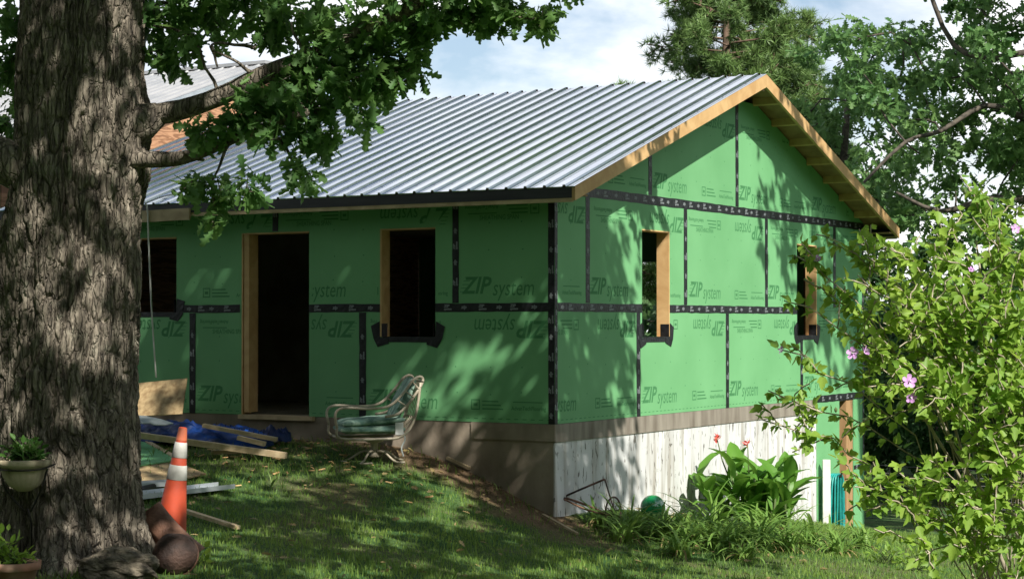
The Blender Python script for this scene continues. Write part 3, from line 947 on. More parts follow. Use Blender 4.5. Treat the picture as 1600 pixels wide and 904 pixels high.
run = VC + EV + 0.012
sheet_me = roof_sheet_mesh('roof_sheet', M['roofmetal'], run, 0.012, SL * run)
scr = MB()
for k in range(4):
    for t in (0.06, 0.2, 0.34, 0.48, 0.62, 0.76, 0.9):
        y = run * t; z = SL * y
        x = k * RIB + 0.165
        scr.lathe([(0.008, 0.002), (0.008, 0.005), (0.004, 0.008), (0.0, 0.009)], (x, y, z + 0.001), 6)
scr_me = scr.mesh('sheet_screws', M['screw'])
for i in range(9):
    for sgn in (0, 1):
        x0 = RK - PW * (i + 1)
        if sgn == 0:
            o = link('roof_sheet', sheet_me, house, (x0, -EV - 0.012, Z_E - SL * 0.012 + 0.002 + 0.0012 * (i % 2)))
        else:
            o = link('roof_sheet', sheet_me, house, (x0 + PW, WID + EV + 0.012, Z_E - SL * 0.012 + 0.002 + 0.0012 * (i % 2)), math.pi)
        q = link('sheet_screws', scr_me, o); q['kind'] = 'stuff'

# foundation: stained concrete on the front, weathered band and peeling white wall under the gable
MB().box(-LEN, -0.02, 0.006, 0.2, -1.6, -0.002).build('foundation_wall', M['concrete'], house)
MB().box(-1.02, 0.008, -0.012, 0.0055, -0.178, -0.002).build('foundation_ledge', M['concrete'], house)
MB().box(-0.0195, 0.010, 0.0058, 7.34, -0.188, -0.002).build('sill_band', M['band'], house)
seams = [0.0, 1.21, 2.44, 3.65, 4.88, 6.1, 7.335]
for a, b in zip(seams[:-1], seams[1:]):
    d = rnd.uniform(-0.003, 0.0)
    MB().box(-0.0195 - 0.08, 0.0 + d, a + (0.004 if a else 0.0061), b - 0.002, -2.3, -0.190).build('painted_wall_panel', M['whitewall'], house)
MB().box(-0.12, -0.005, 8.50, 8.76, -2.4, -0.003).build('corner_post', M['postwood'], house)
MB().box(-2.2, -0.3, 7.34, 7.40, -2.4, -0.061).build('crawl_space_wall', M['interior'], house)

# ------------------------------------------------------------------ the older, taller house behind it
old = thing('older_house', 'taller older house with weathered metal roof and bare plywood gable behind the tree', 'house', (HX, HY, 0), HA)
VO, ZO, SO = 4.96, 4.90, 0.348
def orz(v):
    return ZO - SO * abs(v - VO)
x1, x0 = -LEN - 0.005, -17.0
poly = [(-0.2, 0.0), (VO * 2 + 0.2, 0.0), (VO * 2 + 0.2, orz(VO * 2 + 0.2) - 0.16), (VO, ZO - 0.16), (-0.2, orz(-0.2) - 0.16)]
MB().prism(poly, 0, x1 - 0.02, x1).build('plywood_gable', M['ply_orange'], old)
MB().box(x0, x1 - 0.03, -0.2, -0.1, -0.8, orz(-0.2) - 0.1).build('front_wall', M['whitepost'], old)
MB().box(x0, x1 - 0.03, VO * 2 + 0.1, VO * 2 + 0.2, -0.8, orz(-0.2) - 0.1).build('rear_wall', M['whitepost'], old)
for s in (-1, 1):
    a = (VO + s * (VO + 0.6), orz(VO + VO + 0.6)); b = (VO, ZO)
    MB().prism([a, b, (b[0], b[1] - 0.11), (a[0], a[1] - 0.11)], 0, x1 + 0.16, x1 + 0.20).build('rake_trim', M['flash'], old)
orun = VO + 0.6
osheet = roof_sheet_mesh('old_roof_sheet', M['roofmetal2'], orun, 0.0, SO * orun)
for i in range(9):
    for sgn in (0, 1):
        if sgn == 0:
            link('roof_sheet', osheet, old, (x1 + 0.2 - PW * (i + 1), VO - orun, ZO - SO * orun + 0.004))
        else:
            link('roof_sheet', osheet, old, (x1 + 0.2 - PW * i, VO + orun, ZO - SO * orun + 0.004), math.pi)
MB().box(-16.9, x1 + 0.19, VO - 0.14, VO + 0.14, ZO - 0.02, ZO + 0.028).build('ridge_cap', M['roofmetal2'], old)

# ------------------------------------------------------------------ foliage tools
def unit(a):
    return a / np.maximum(np.linalg.norm(a, axis=-1, keepdims=True), 1e-9)


def half_leaf(half, fold=0.22, curl=0.10):
    """lobed leaf from half outline: two folded polygons along the midrib; base at 0, tip at y=1"""
    mid = [(0.0, y, -curl * y * y) for x, y in half if x == 0.0]
    V = []
    L = [(-x, y, fold * x - curl * y * y) for x, y in half]
    Rr = [(x, y, fold * x - curl * y * y) for x, y in half]
    n = len(half)
    V = Rr + L[1:-1]
    right = list(range(n))
    left = [0] + list(range(n, 2 * n - 2)) + [n - 1]
    return np.array(V), [np.array([right]), np.array([left[::-1]])]


LEAF_OAK = half_leaf([(0, 0), (.035, .10), (.17, .20), (.07, .30), (.27, .42), (.10, .52), (.33, .68), (.14, .75), (.19, .93), (0, 1.0)])
LEAF_HIB = half_leaf([(0, 0), (.20, .08), (.32, .28), (.38, .46), (.22, .52), (.17, .74), (0, 1.0)], 0.25, 0.18)
LEAF_OVAL = half_leaf([(0, 0), (.22, .22), (.27, .5), (.15, .8), (0, 1.0)], 0.25, 0.15)
LEAF_KITE = (np.array([(0, 0, 0), (.33, .45, .08), (0, 1, -.1), (-.33, .45, .08)]), [np.array([[0, 1, 2, 3]])])


def place_leaves(name, Pp, axis, normal, size, tmpl, mt, parent):
    tv, tf = tmpl
    y = unit(axis); x = unit(np.cross(y, normal)); z = np.cross(x, y)
    N, k = len(Pp), len(tv)
    V = (Pp[:, None, :] + size[:, None, None] * (tv[None, :, 0:1] * x[:, None] + tv[None, :, 1:2] * y[:, None] + tv[None, :, 2:3] * z[:, None])).reshape(-1, 3)
    off = (np.arange(N) * k)[:, None]
    F = [(off + f[0][None, :]) for f in tf]
    return fast_mesh(name, V, F, mt, False, parent)


def sprays(centers, radii, counts, per=6, spread=0.75, droop=0.35, jitter=0.06, g=rng):
    """leaf bunches at twig ends inside ellipsoids; returns leaf base, axis, normal, twig (from, to)"""
    Ps, As, Ns, T0, T1 = [], [], [], [], []
    for c, r, n in zip(centers, radii, counts):
        c = np.array(c); r = np.array(r)
        d = unit(g.normal(size=(n, 3)))
        tip = c + d * r * (g.uniform(0.15, 1.0, (n, 1)) ** 0.6)
        tw = unit(d * r / r.max() + np.array([0, 0, -0.25]) + g.normal(size=(n, 3)) * 0.35)
        T0.append(np.repeat(c[None] * 0.75, n, 0) + tip * 0.25); T1.append(tip)
        for k in range(per):
            a = unit(tw * (1 - spread) + unit(g.normal(size=(n, 3))) * spread + np.array([0, 0, -droop]))
            Ps.append(tip - tw * (k * 0.018) + g.normal(size=(n, 3)) * jitter * 0.4); As.append(a)
            Ns.append(unit(np.array([0, 0, 0.9]) + g.normal(size=(n, 3)) * 0.55))
    return np.concatenate(Ps), np.concatenate(As), np.concatenate(Ns), np.concatenate(T0), np.concatenate(T1)


def twig_mesh(name, T0, T1, r0, r1, mt, parent):
    """thin three-sided twigs, one joined part"""
    n = len(T0)
    a = unit(T1 - T0); ref = np.where(np.abs(a[:, 2:3]) > 0.9, np.array([[1., 0, 0]]), np.array([[0, 0, 1.]]))
    s = unit(np.cross(a, ref)); u = np.cross(s, a)
    V = []
    for P, r in ((T0, r0), (T1, r1)):
        for k in range(3):
            t = 2 * math.pi * k / 3
            V.append(P + (s * math.cos(t) + u * math.sin(t)) * r)
    V = np.stack(V, 1).reshape(-1, 3)
    o = (np.arange(n) * 6)[:, None]
    F = [o + np.array([[k, (k + 1) % 3, 3 + (k + 1) % 3, 3 + k]]) for k in range(3)]
    o = fast_mesh(name, V, F, mt, True, parent)
    o['kind'] = 'stuff'
    return o


def bend(p0, p1, n=7, sag=0.0, wob=0.05, g=rng):
    p0, p1 = np.array(p0, float), np.array(p1, float)
    t = np.linspace(0, 1, n)[:, None]
    L_ = np.linalg.norm(p1 - p0)
    P_ = p0 + (p1 - p0) * t + np.array([0, 0, 1.0]) * (sag * L_ * np.sin(math.pi * t))
    P_[1:-1] += g.normal(size=(n - 2, 3)) * wob * L_
    return [tuple(q) for q in P_]


def limb(parent, pts, r0, r1, mt, n=10, name='limb', dense=3):
    P_ = [np.array(p) for p in pts]
    out = []
    for i in range(len(P_) - 1):
        for k in range(dense):
            t = k / dense
            a = P_[max(i - 1, 0)]; b = P_[i]; c = P_[i + 1]; d = P_[min(i + 2, len(P_) - 1)]
            out.append(0.5 * ((2 * b) + (c - a) * t + (2 * a - 5 * b + 4 * c - d) * t * t + (3 * b - a - 3 * c + d) * t ** 3))
    out.append(P_[-1])
    m = len(out)
    rad = [(r0 + (r1 - r0) * (i / (m - 1)) ** 0.8) * (1 + rnd.uniform(-0.06, 0.06)) for i in range(m)]
    return MB().tube(out, rad, n).build(name, mt, parent, True)


def branch_net(name, roots, tips, r0, r1, mt, parent):
    """every leaf bunch hangs on the nearest bunch or trunk point that is closer in: forking branches"""
    roots = np.array(roots, float); tips = np.array(tips, float)
    order = np.argsort([np.min(np.linalg.norm(roots - t, axis=1)) for t in tips])
    nodes = [r for r in roots]; A, B = [], []
    for i in order:
        N_ = np.array(nodes); d = np.linalg.norm(N_ - tips[i], axis=1) + 0.6 * np.clip(N_[:, 2] - tips[i][2], 0, 9)
        j = int(np.argmin(d)); a, b = N_[j], tips[i]
        m = (a + b) / 2 + rng.normal(size=3) * 0.07 * np.linalg.norm(b - a) + np.array([0, 0, 0.04 * np.linalg.norm(b - a)])
        A += [a, m]; B += [m, b]; nodes += [m, b]
    return twig_mesh(name, np.array(A), np.array(B), r0, r1, mt, parent)


# ------------------------------------------------------------------ the big oak in the foreground
OX, OY = -3.22, 13.5
oak = thing('oak_tree', 'huge old oak with thick furrowed trunk and low limb at the left', 'tree', (OX, OY, gz(OX, OY)))
ob = oak.location


def oak_trunk():
    nt_, nz_ = 560, 470
    z = np.linspace(-0.35, 5.2, nz_); z = np.concatenate([z[:1], z[1:]])
    th = np.linspace(0, 2 * math.pi, nt_, endpoint=False)
    TH, Z = np.meshgrid(th, z)
    u = TH / (2 * math.pi)
    r = 0.415 + 0.065 * np.exp(-((Z - 1.0) / 1.3) ** 2) - 0.012 * np.clip(Z - 3.5, 0, 9)
    flare = np.exp(-np.clip(Z + 0.05, 0, 9) / 0.26)
    r = r + flare * (0.13 + 0.12 * np.cos(5 * TH + 0.6) + 0.05 * np.cos(9 * TH + 2)) + 0.03 * np.exp(-np.clip(Z, 0, 9) / 0.7) * np.cos(5 * TH + 0.6)
    r = r + 0.05 * (vnoise(u * 6, Z * 0.8, 4, 6) - 0.5) + 0.02 * (vnoise(u * 14, Z * 2, 8, 14) - 0.5)
    # swelling where the low limbs leave
    def bump(t0, z0, wt, wz, a):
        d = np.angle(np.exp(1j * (TH - t0)))
        return a * np.exp(-(d / wt) ** 2 - ((Z - z0) / wz) ** 2)
    r = r + bump(-0.05, 3.15, 0.5, 0.22, 0.09) + bump(0.0, 2.78, 0.4, 0.16, 0.06) + bump(3.3, 2.25, 0.6, 0.45, 0.10)
    # furrowed bark: long plates parted by wandering cracks
    wx = (vnoise(u * 20, Z * 1.6, 31, 20) - 0.5) * 1.4 + (vnoise(u * 44, Z * 5, 37, 44) - 0.5) * 0.55
    def worley(x, y, per, seed):
        xi, yi = np.floor(x).astype(np.int64), np.floor(y).astype(np.int64)
        f1 = np.full(x.shape, 9.0); f2 = np.full(x.shape, 9.0)
        for i in (-1, 0, 1):
            for j in (-1, 0, 1):
                a, b = np.mod(xi + i, per), yi + j
                n = (a * 374761393 + b * 668265263 + seed * 974634777) & 0xFFFFFFFF
                n = ((n ^ (n >> 13)) * 1274126177) & 0xFFFFFFFF
                jx = ((n ^ (n >> 16)) & 0xFF) / 255.0; jy = ((n >> 8) & 0xFF) / 255.0
                d = np.hypot(xi + i + jx - x, yi + j + jy - y)
                f2 = np.minimum(f2, np.maximum(f1, d)); f1 = np.minimum(f1, d)
        return f2 - f1
    plate = np.clip(worley(u * 52 + wx, Z * 4.0 + 0.8 * wx, 52, 5) / 0.24, 0, 1) ** 0.7
    fine = np.clip(worley(u * 132 + wx * 2, Z * 15.0, 132, 6) / 0.4, 0, 1)
    a1 = np.abs(vnoise(u * 40 + wx, Z * 1.1, 41, 40) - 0.5) * 2
    a2 = np.abs(vnoise(u * 104 + wx * 2, Z * 5.0, 43, 104) - 0.5) * 2
    cross = np.abs(vnoise(u * 40, Z * 13 + 2 * wx, 47, 40) - 0.5) * 2
    h = np.clip(a1 * 2.6, 0, 1) * 0.62 + plate * 0.52 + fine * 0.08 + np.clip(a2 * 2.4, 0, 1) * 0.14
    r = r + (h - 0.85) * 0.066 + (vnoise(u * 240, Z * 34, 51, 240) - 0.5) * 0.008
    cx = 0.045 * np.clip(Z - 1.3, 0, 9); cy = 0.02 * np.sin(Z * 0.9 + 1)
    V = np.stack([cx + r * np.cos(TH), cy + r * np.sin(TH), Z], -1).reshape(-1, 3)
    I = np.arange(nt_ * nz_).reshape(nz_, nt_)
    J = np.roll(I, -1, 1)
    Q = np.stack([I[:-1], J[:-1], J[1:], I[1:]], -1).reshape(-1, 4)
    return fast_mesh('trunk', V, [Q], M['bark'], True, oak)


oak_trunk()


def O(p):                      # world point -> oak coordinates
    return (p[0] - ob.x, p[1] - ob.y, p[2] - ob.z)


L1 = [(-2.916, 13.5, 2.486), (-2.614, 13.42, 2.543), (-2.358, 13.35, 2.581), (-2.076, 13.3, 2.671), (-1.766, 13.2, 2.804), (-1.438, 13.1, 2.917), (-1.063, 12.9, 3.066), (-0.649, 12.6, 3.214), (0.4, 12.2, 4.1), (1.7, 11.6, 4.9)]
limb(oak, [O(p) for p in L1], 0.088, 0.04, M['bark'], 16)
MB().tube([O(p) for p in ((-2.79, 13.45, 2.435), (-2.656, 13.4, 2.499), (-2.524, 13.38, 2.556))], [0.17, 0.14, 0.085], 16).build('limb_collar', M['bark'], oak, True)
L2 = [(-2.894, 13.4, 2.223), (-2.589, 13.3, 2.219), (-2.375, 13.2, 2.214), (-2.178, 13.1, 2.251), (-1.931, 12.95, 2.335), (-1.668, 12.8, 2.408), (-1.383, 12.6, 2.478)]
limb(oak, [O(p) for p in L2], 0.070, 0.025, M['bark'], 12)
limb(oak, [O(p) for p in ((-2.29, 13.1, 2.251), (-2.209, 13.02, 2.203), (-2.143, 13.0, 2.188))], 0.022, 0.010, M['bark'], 6, 'dead_stub')
limb(oak, [O(p) for p in ((-3.146, 13.5, 2.0), (-3.51, 13.3, 2.159), (-3.892, 13.2, 2.364), (-4.46, 13.0, 2.769), (-6.2, 12.6, 3.9))], 0.22, 0.08, M['bark'], 14)
limb(oak, [(0.02, 0.0, 4.6), (-0.5, -0.5, 6.4), (-0.9, -1.2, 8.6), (-1.2, -1.6, 11.0)], 0.30, 0.06, M['bark'], 12)
limb(oak, [(0.05, 0.0, 4.5), (0.9, -0.4, 5.9), (2.2, -1.0, 7.3), (3.9, -1.6, 8.6)], 0.26, 0.05, M['bark'], 12)
limb(oak, [(0.02, 0.0, 4.4), (0.7, 0.8, 6.0), (1.4, 1.8, 7.4), (2.1, 2.8, 8.6)], 0.24, 0.05, M['bark'], 12)
limb(oak, [(0.0, 0.0, 4.5), (-1.2, 0.6, 5.8), (-2.8, 1.2, 7.0), (-4.2, 1.6, 8.2)], 0.22, 0.05, M['bark'], 12)
limb(oak, [(0.05, 0.0, 4.3), (0.8, -1.5, 5.5), (1.5, -3.2, 6.6), (2.2, -5.0, 7.6)], 0.24, 0.05, M['bark'], 12)
TW = [((-2.075, 13.3, 2.634), (-2.299, 13.4, 3.098)), ((-1.766, 13.2, 2.786), (-2.097, 13.0, 2.956)), ((-1.438, 13.1, 2.908), (-1.563, 13.2, 3.181)), ((-1.063, 12.9, 3.066), (-0.349, 12.7, 3.1)), ((-0.349, 12.7, 3.1), (0.259, 12.6, 3.106)),
      ((-1.931, 12.95, 2.335), (-2.078, 12.9, 2.024)), ((-2.078, 12.9, 2.024), (-2.055, 12.9, 1.861)), ((-1.668, 12.8, 2.408), (-1.436, 12.7, 2.053)), ((-1.438, 13.1, 2.908), (-0.929, 12.9, 2.622)), ((-0.929, 12.9, 2.622), (-0.615, 12.8, 2.742)),
      ((-2.299, 13.4, 3.098), (-2.614, 13.6, 3.222)), ((-1.812, 13.2, 2.999), (-2.129, 13.2, 3.022)), ((-2.129, 13.2, 3.013), (-2.083, 13.2, 2.863)), ((-2.724, 13.8, 3.396), (-2.179, 13.8, 3.491))]
for a, b in TW:
    limb(oak, [O(q) for q in bend(a, b, 5, 0.04, 0.03)], 0.017, 0.007, M['bark'], 6, 'branch', 2)

# leaf bunches in view
VIEW = []
def bunch(px, py, d, rx, rz, n):
    VIEW.append(((px, py, d), (rx, 0.35, rz), n))


CL = [  # centre, half extents, number of sprays
    ((-2.624, 13.9, 3.341), (.30, .4, .22), 34), ((-2.548, 13.8, 3.087), (.22, .3, .20), 26), ((-2.274, 13.8, 3.349), (.32, .4, .20), 34), ((-1.891, 13.6, 3.353), (.30, .4, .16), 26), ((-2.299, 13.4, 3.098), (.18, .25, .12), 12),
    ((-1.656, 13.4, 3.19), (.26, .35, .22), 30), ((-1.349, 13.1, 3.165), (.28, .35, .26), 34), ((-1.062, 12.9, 3.044), (.28, .35, .26), 36), ((-0.791, 12.8, 3.094), (.26, .35, .24), 32), ((-0.527, 12.8, 3.138), (.26, .3, .18), 26),
    ((-0.262, 12.7, 3.144), (.24, .3, .16), 22), ((0.0, 12.7, 3.175), (.24, .3, .15), 20), ((0.208, 12.6, 3.084), (.13, .22, .16), 14), ((0.368, 12.6, 3.288), (.16, .2, .08), 8),
    ((-1.472, 13.0, 2.813), (.26, .35, .20), 34), ((-1.151, 12.9, 2.755), (.26, .35, .20), 34), ((-0.878, 12.8, 2.786), (.22, .3, .22), 28), ((-0.681, 12.8, 2.83), (.12, .25, .18), 14),
    ((-1.681, 12.9, 2.578), (.24, .3, .18), 30), ((-1.405, 12.8, 2.522), (.26, .3, .18), 30), ((-1.054, 12.8, 2.544), (.14, .25, .10), 10), ((-1.858, 12.9, 2.467), (.22, .3, .14), 24), ((-2.057, 12.9, 2.379), (.16, .25, .10), 14),
    ((-1.536, 12.8, 2.324), (.20, .25, .14), 16), ((-1.284, 12.7, 2.314), (.13, .2, .13), 12), ((-1.415, 12.7, 2.053), (.09, .15, .14), 9), ((-2.21, 12.9, 2.002), (.12, .2, .10), 10), ((-2.011, 12.9, 1.936), (.12, .2, .13), 11),
    ((-1.82, 12.8, 1.951), (.09, .2, .12), 9), ((-2.055, 12.9, 1.759), (.05, .1, .05), 2), ((-0.987, 12.8, 2.39), (.05, .1, .06), 3),
    ((-3.721, 13.9, 3.317), (.16, .3, .3), 22), ((-3.729, 13.9, 2.935), (.14, .3, .26), 18), ((-3.735, 13.7, 2.531), (.12, .3, .18), 12), ((-3.624, 13.9, 2.839), (.10, .2, .10), 7), ((-0.433, 12.6, 3.301), (.7, .4, .14), 34), ((-2.162, 13.4, 3.513), (.5, .4, .16), 30)]
g1 = np.random.default_rng(3)
P_, A_, N_, T0, T1 = sprays([O(c) for c, r, n in CL], [r for c, r, n in CL], [max(2, int(n * 0.74)) for c, r, n in CL], 7, 0.8, 0.45, g=g1)
place_leaves('crown', P_, A_, N_, g1.uniform(0.085, 0.165, len(P_)), LEAF_OAK, M['oakleaf'], oak)
twig_mesh('twigs', T0, T1, 0.006, 0.003, M['bark'], oak)

# the rest of the crown arches over the yard above the picture and shades it
g2 = np.random.default_rng(8)
cc, cr, cn = [], [], []
while len(cc) < 560:
    d = unit(g2.normal(size=3)); d[2] = abs(d[2])
    r = g2.uniform(0.45, 1.0) ** 0.5
    p = np.array([1.3, -0.4, 4.8]) + d * np.array([7.0, 7.6, 9.5]) * r
    wy = p[1] + ob.y; wz = p[2] + ob.z
    if wz < 1.056 + 0.178 * max(wy, 0) + 0.75:      # stay above the sight lines under the crown
        continue
    cc.append(p); cr.append(np.array([0.72, 0.72, 0.5]) * g2.uniform(0.7, 1.2)); cn.append(28)
for (wx_, wy_, wz_), rr, k in (((2.0, 14.2, 8.3), (2.0, 2.1, 1.3), 62), ((2.4, 9.2, 7.2), (2.1, 2.4, 1.3), 12), ((-0.6, 12.0, 6.4), (1.8, 2.2, 1.0), 8)):
    for _ in range(k):      # unseen leaf bunches added to shade the front wall, lawn and trunk
        cc.append(np.array([wx_ - ob.x, wy_ - ob.y, wz_ - ob.z]) + unit(g2.normal(size=3)) * np.array(rr) * g2.uniform(0.1, 1) ** 0.5)
        cr.append(np.array([0.72, 0.72, 0.45]) * g2.uniform(0.7, 1.1)); cn.append(26)
P_, A_, N_, T0, T1 = sprays(cc, cr, cn, 5, 0.8, 0.3, g=g2)
place_leaves('upper_crown', P_, A_, N_, g2.uniform(0.13, 0.22, len(P_)), LEAF_KITE, M['oakleaf'], oak)
branch_net('upper_twigs', [(0, 0, 4.5), (-0.5, -0.5, 6.4), (-0.9, -1.2, 8.6), (0.9, -0.4, 5.9), (2.2, -1.0, 7.3), (3.9, -1.6, 8.6), (1.4, 1.8, 7.4), (2.1, 2.8, 8.6), (0.8, -1.5, 5.5), (1.5, -3.2, 6.6), (2.2, -5.0, 7.6)], cc, 0.022, 0.018, M['bark'], oak)


# ------------------------------------------------------------------ other trees
def broad_tree(name, label, base, height, crown_c, crown_r, n_cl, per_cl, cl_r, leaf, size, mt, trunk_r, seed, group=None, limbs=(), inner=0.35, flat=0.6, dense=5, lean=(0, 0), bark='twigbark', keep=None, extra=()):
    g = np.random.default_rng(seed)
    bz = gz(base[0], base[1])
    t = thing(name, label, 'tree', (base[0], base[1], bz), 0, group)
    b = np.array([base[0], base[1], bz])
    top = np.array(crown_c) - b + np.array([lean[0], lean[1], crown_r[2] * 0.35])
    limb(t, [(0, 0, -0.3), tuple(top * 0.33 + g.normal(size=3) * [0.12, 0.12, 0]), tuple(top * 0.66 + g.normal(size=3) * [0.2, 0.2, 0]), tuple(top)], trunk_r, trunk_r * 0.3, M[bark], 10, 'trunk')
    cc = []
    while len(cc) < n_cl:
        d = unit(g.normal(size=3))
        p = np.array(crown_c) - b + d * np.array(crown_r) * (g.uniform(inner, 1.0) ** 0.6)
        if p[2] > 0.6 and (keep is None or keep(p + b)):
            cc.append(p)
    cc += [np.array(p) - b for p in extra]; n_cl = len(cc)
    cr = [np.array([cl_r, cl_r, cl_r * flat]) * g.uniform(0.65, 1.3) for _ in cc]
    P_, A_, N_, T0, T1 = sprays(cc, cr, [per_cl] * n_cl, dense, 0.8, 0.25, g=g)
    place_leaves('crown', P_, A_, N_, g.uniform(0.7, 1.25, len(P_)) * size, leaf, mt, t)
    cca = np.array(cc)
    rt = [top * f for f in np.linspace(0.35, 1.0, 6)] + [np.array(p) - b for L_ in limbs for p in L_[0]]
    branch_net('branches', rt, cca, 0.020, 0.016, M[bark], t)
    for L_ in limbs:
        limb(t, [tuple(np.array(p) - b) for p in L_[0]], L_[1], L_[2], M[bark], 8)
    return t


# oak on the right behind the house, its limbs reaching in from the right edge
broad_tree('oak_tree', 'tall leafy oak at the right edge, limbs reaching in front of the clouds', (9.3, 28.5), 10, (8.4, 28.3, 5.5), (3.4, 2.6, 3.6), 135, 22, 0.50, LEAF_OAK, 0.18, M['oakleaf_far'], 0.34, 21,
           limbs=[([(8.666, 28.4, 3.919), (7.681, 28.0, 4.119), (7.106, 28.0, 4.311), (6.386, 27.8, 3.906), (5.819, 27.6, 3.724), (5.183, 27.5, 3.12)], 0.065, 0.02),
                  ([(8.576, 28.4, 5.383), (7.301, 28.0, 5.033), (6.63, 28.0, 5.226), (6.249, 28.0, 6.093)], 0.06, 0.03),
                  ([(8.66, 28.4, 2.847), (7.291, 28.0, 2.917), (6.427, 28.0, 2.725), (5.757, 28.0, 3.013)], 0.08, 0.02)], inner=0.2, extra=[(6.692, 28.3, 3.18), (7.344, 28.2, 3.027), (6.249, 28.5, 2.706), (7.157, 28.6, 3.693), (6.073, 28.8, 4.157), (5.627, 28.8, 3.563), (6.426, 28.6, 4.725), (7.261, 28.4, 5.383), (5.732, 28.6, 2.761), (6.912, 28.8, 4.058), (7.636, 28.2, 3.511), (7.545, 28.2, 4.577), (6.638, 28.5, 2.267), (7.296, 28.4, 2.457), (6.128, 28.8, 5.444), (5.329, 28.8, 3.069), (7.798, 28.4, 5.578), (6.796, 28.3, 4.784)], keep=lambda p: p[2] > 1.55 and not (5.4 < p[0] < 6.6 and p[2] > 4.2))
# high crown added above the picture so the roof ribs reflect dark leaves
ro = [o for o in COL.objects if o.name == 'oak_tree.001'][0]
g6 = np.random.default_rng(66)
cc = [np.array([0.7, 0.6, 14.6]) + unit(g6.normal(size=3)) * np.array([5.2, 4.6, 5.2]) * g6.uniform(0.3, 1) ** 0.5 for _ in range(110)]
P_, A_, N_, T0, T1 = sprays(cc, [np.array([0.9, 0.9, 0.7])] * len(cc), [22] * len(cc), 5, 0.8, 0.25, g=g6)
place_leaves('upper_crown', P_, A_, N_, g6.uniform(0.22, 0.36, len(P_)), LEAF_KITE, M['oakleaf_far'], ro)
limb(ro, [(-0.5, 0, 7.5), (0.2, 0.3, 11.0), (0.6, 0.6, 15.0)], 0.2, 0.06, M['twigbark'], 8)
branch_net('upper_branches', [(-0.2, 0, 8.5), (0.2, 0.3, 11.0), (0.6, 0.6, 15.0)], cc, 0.03, 0.025, M['twigbark'], ro)
# broadleaf between pine and oak, just behind the ridge
broad_tree('broadleaf_tree', 'dark broadleaf tree rising behind the right slope of the new roof', (6.3, 35.0), 9, (6.3, 35, 4.2), (1.7, 1.7, 2.9), 60, 22, 0.5, LEAF_OAK, 0.19, M['oakleaf_far'], 0.18, 22, inner=0.2)


def pine(name, label, base, height, crown0, crad, n_br, seed, tuft=0.24, group=None, tn=22):
    g = np.random.default_rng(seed)
    bz = gz(*base)
    t = thing(name, label, 'tree', (base[0], base[1], bz), 0, group)
    limb(t, [(0, 0, -0.3), (0.1, 0, height * 0.4), (-0.1, 0.05, height * 0.75), (0, 0, height)], height * 0.018, 0.04, M['pinebark'], 8, 'trunk')
    T0, T1, tips, dirs = [], [], [], []
    for i in range(n_br):
        f = (i + g.uniform(0, 1)) / n_br
        z = crown0 + (height - crown0) * f
        a = g.uniform(0, 2 * math.pi)
        ln = crad * (1.0 - 0.75 * f ** 1.6) * g.uniform(0.5, 1.1)
        d = np.array([math.cos(a), math.sin(a), g.uniform(0.0, 0.45) - 0.1 * (1 - f)])
        p0 = np.array([0, 0, z]); p1 = p0 + d * ln
        T0.append(p0); T1.append(p1)
        nb = int(5 + ln * 5)
        for k in range(nb):
            s = g.uniform(0.35, 1.0)
            sd = unit(d + g.normal(size=3) * 0.75 + np.array([0, 0, 0.25]))
            q0 = p0 + d * ln * s; q1 = q0 + sd * g.uniform(0.2, 0.5) * (0.6 + 0.2 * ln)
            T0.append(q0); T1.append(q1)
            for j in range(7):
                tips.append(q0 + (q1 - q0) * g.uniform(0.5, 1.05) + g.normal(size=3) * 0.10); dirs.append(unit(sd + g.normal(size=3) * 0.5 + np.array([0, 0, 0.3])))
    tips, dirs = np.array(tips), np.array(dirs)
    n = len(tips)
    P_ = np.repeat(tips, tn, 0); A_ = unit(np.repeat(dirs, tn, 0) * 0.6 + unit(g.normal(size=(n * tn, 3))))
    N_ = unit(g.normal(size=(n * tn, 3)))
    nd = (np.array([(-.05, 0, 0), (.05, 0, 0), (0, 1, 0)]), [np.array([[0, 1, 2]])])
    place_leaves('crown', P_, A_, N_, g.uniform(0.75, 1.2, n * tn) * tuft, nd, M['needle'], t)
    twig_mesh('branches', np.array(T0), np.array(T1), 0.035, 0.012, M['pinebark'], t)
    return t


pine('pine_tree', 'tall pine with needle tufts directly behind the roof peak', (5.5, 47.0), 14.0, 4.6, 3.1, 130, 31, 0.22)
pine('pine_tree', 'slimmer pine just right of the tall pine behind the roof', (7.4, 50.0), 11.5, 3.5, 2.4, 80, 32, 0.22)
pine('pine_tree', 'small distant pine top peeking over the ridge left of the tall pine', (3.7, 60.0), 11.6, 6.0, 1.3, 16, 33, 0.3)

# woods beyond the field
WOODS = [(9.5, 41, 5.0, 3.0), (12.5, 39, 5.9, 3.0), (15.2, 43, 6.5, 3.4), (8.0, 45, 4.6, 2.4), (18.5, 41, 7.0, 3.3), (11.0, 48, 6.2, 3.2), (14.0, 52, 7.0, 3.4), (18.0, 51, 7.6, 3.6), (7.0, 56, 5.0, 3.0), (3.5, 52, 4.2, 2.8), (-1.0, 50, 3.6, 3.0), (22.5, 46, 9, 3.8), (-6, 55, 4.2, 3.0)]
wl_ = ['low bushy tree beyond the field nearest the house corner', 'dark tree behind the flowering shrub, beyond the small field', 'full dark tree of the wood behind the shrub, right of centre', 'low dark thicket tree close behind the far end of the house',
       'wood tree at the far right edge behind the shrub', 'second-row wood tree behind the field, left', 'second-row wood tree behind the field, middle', 'second-row wood tree behind the field, right', 'rounded far tree beyond the house end',
       'far tree seen through the gable window', 'low far tree hidden behind the house roof', 'wood tree just outside the right edge of the picture', 'far tree standing behind the house roof on the left']
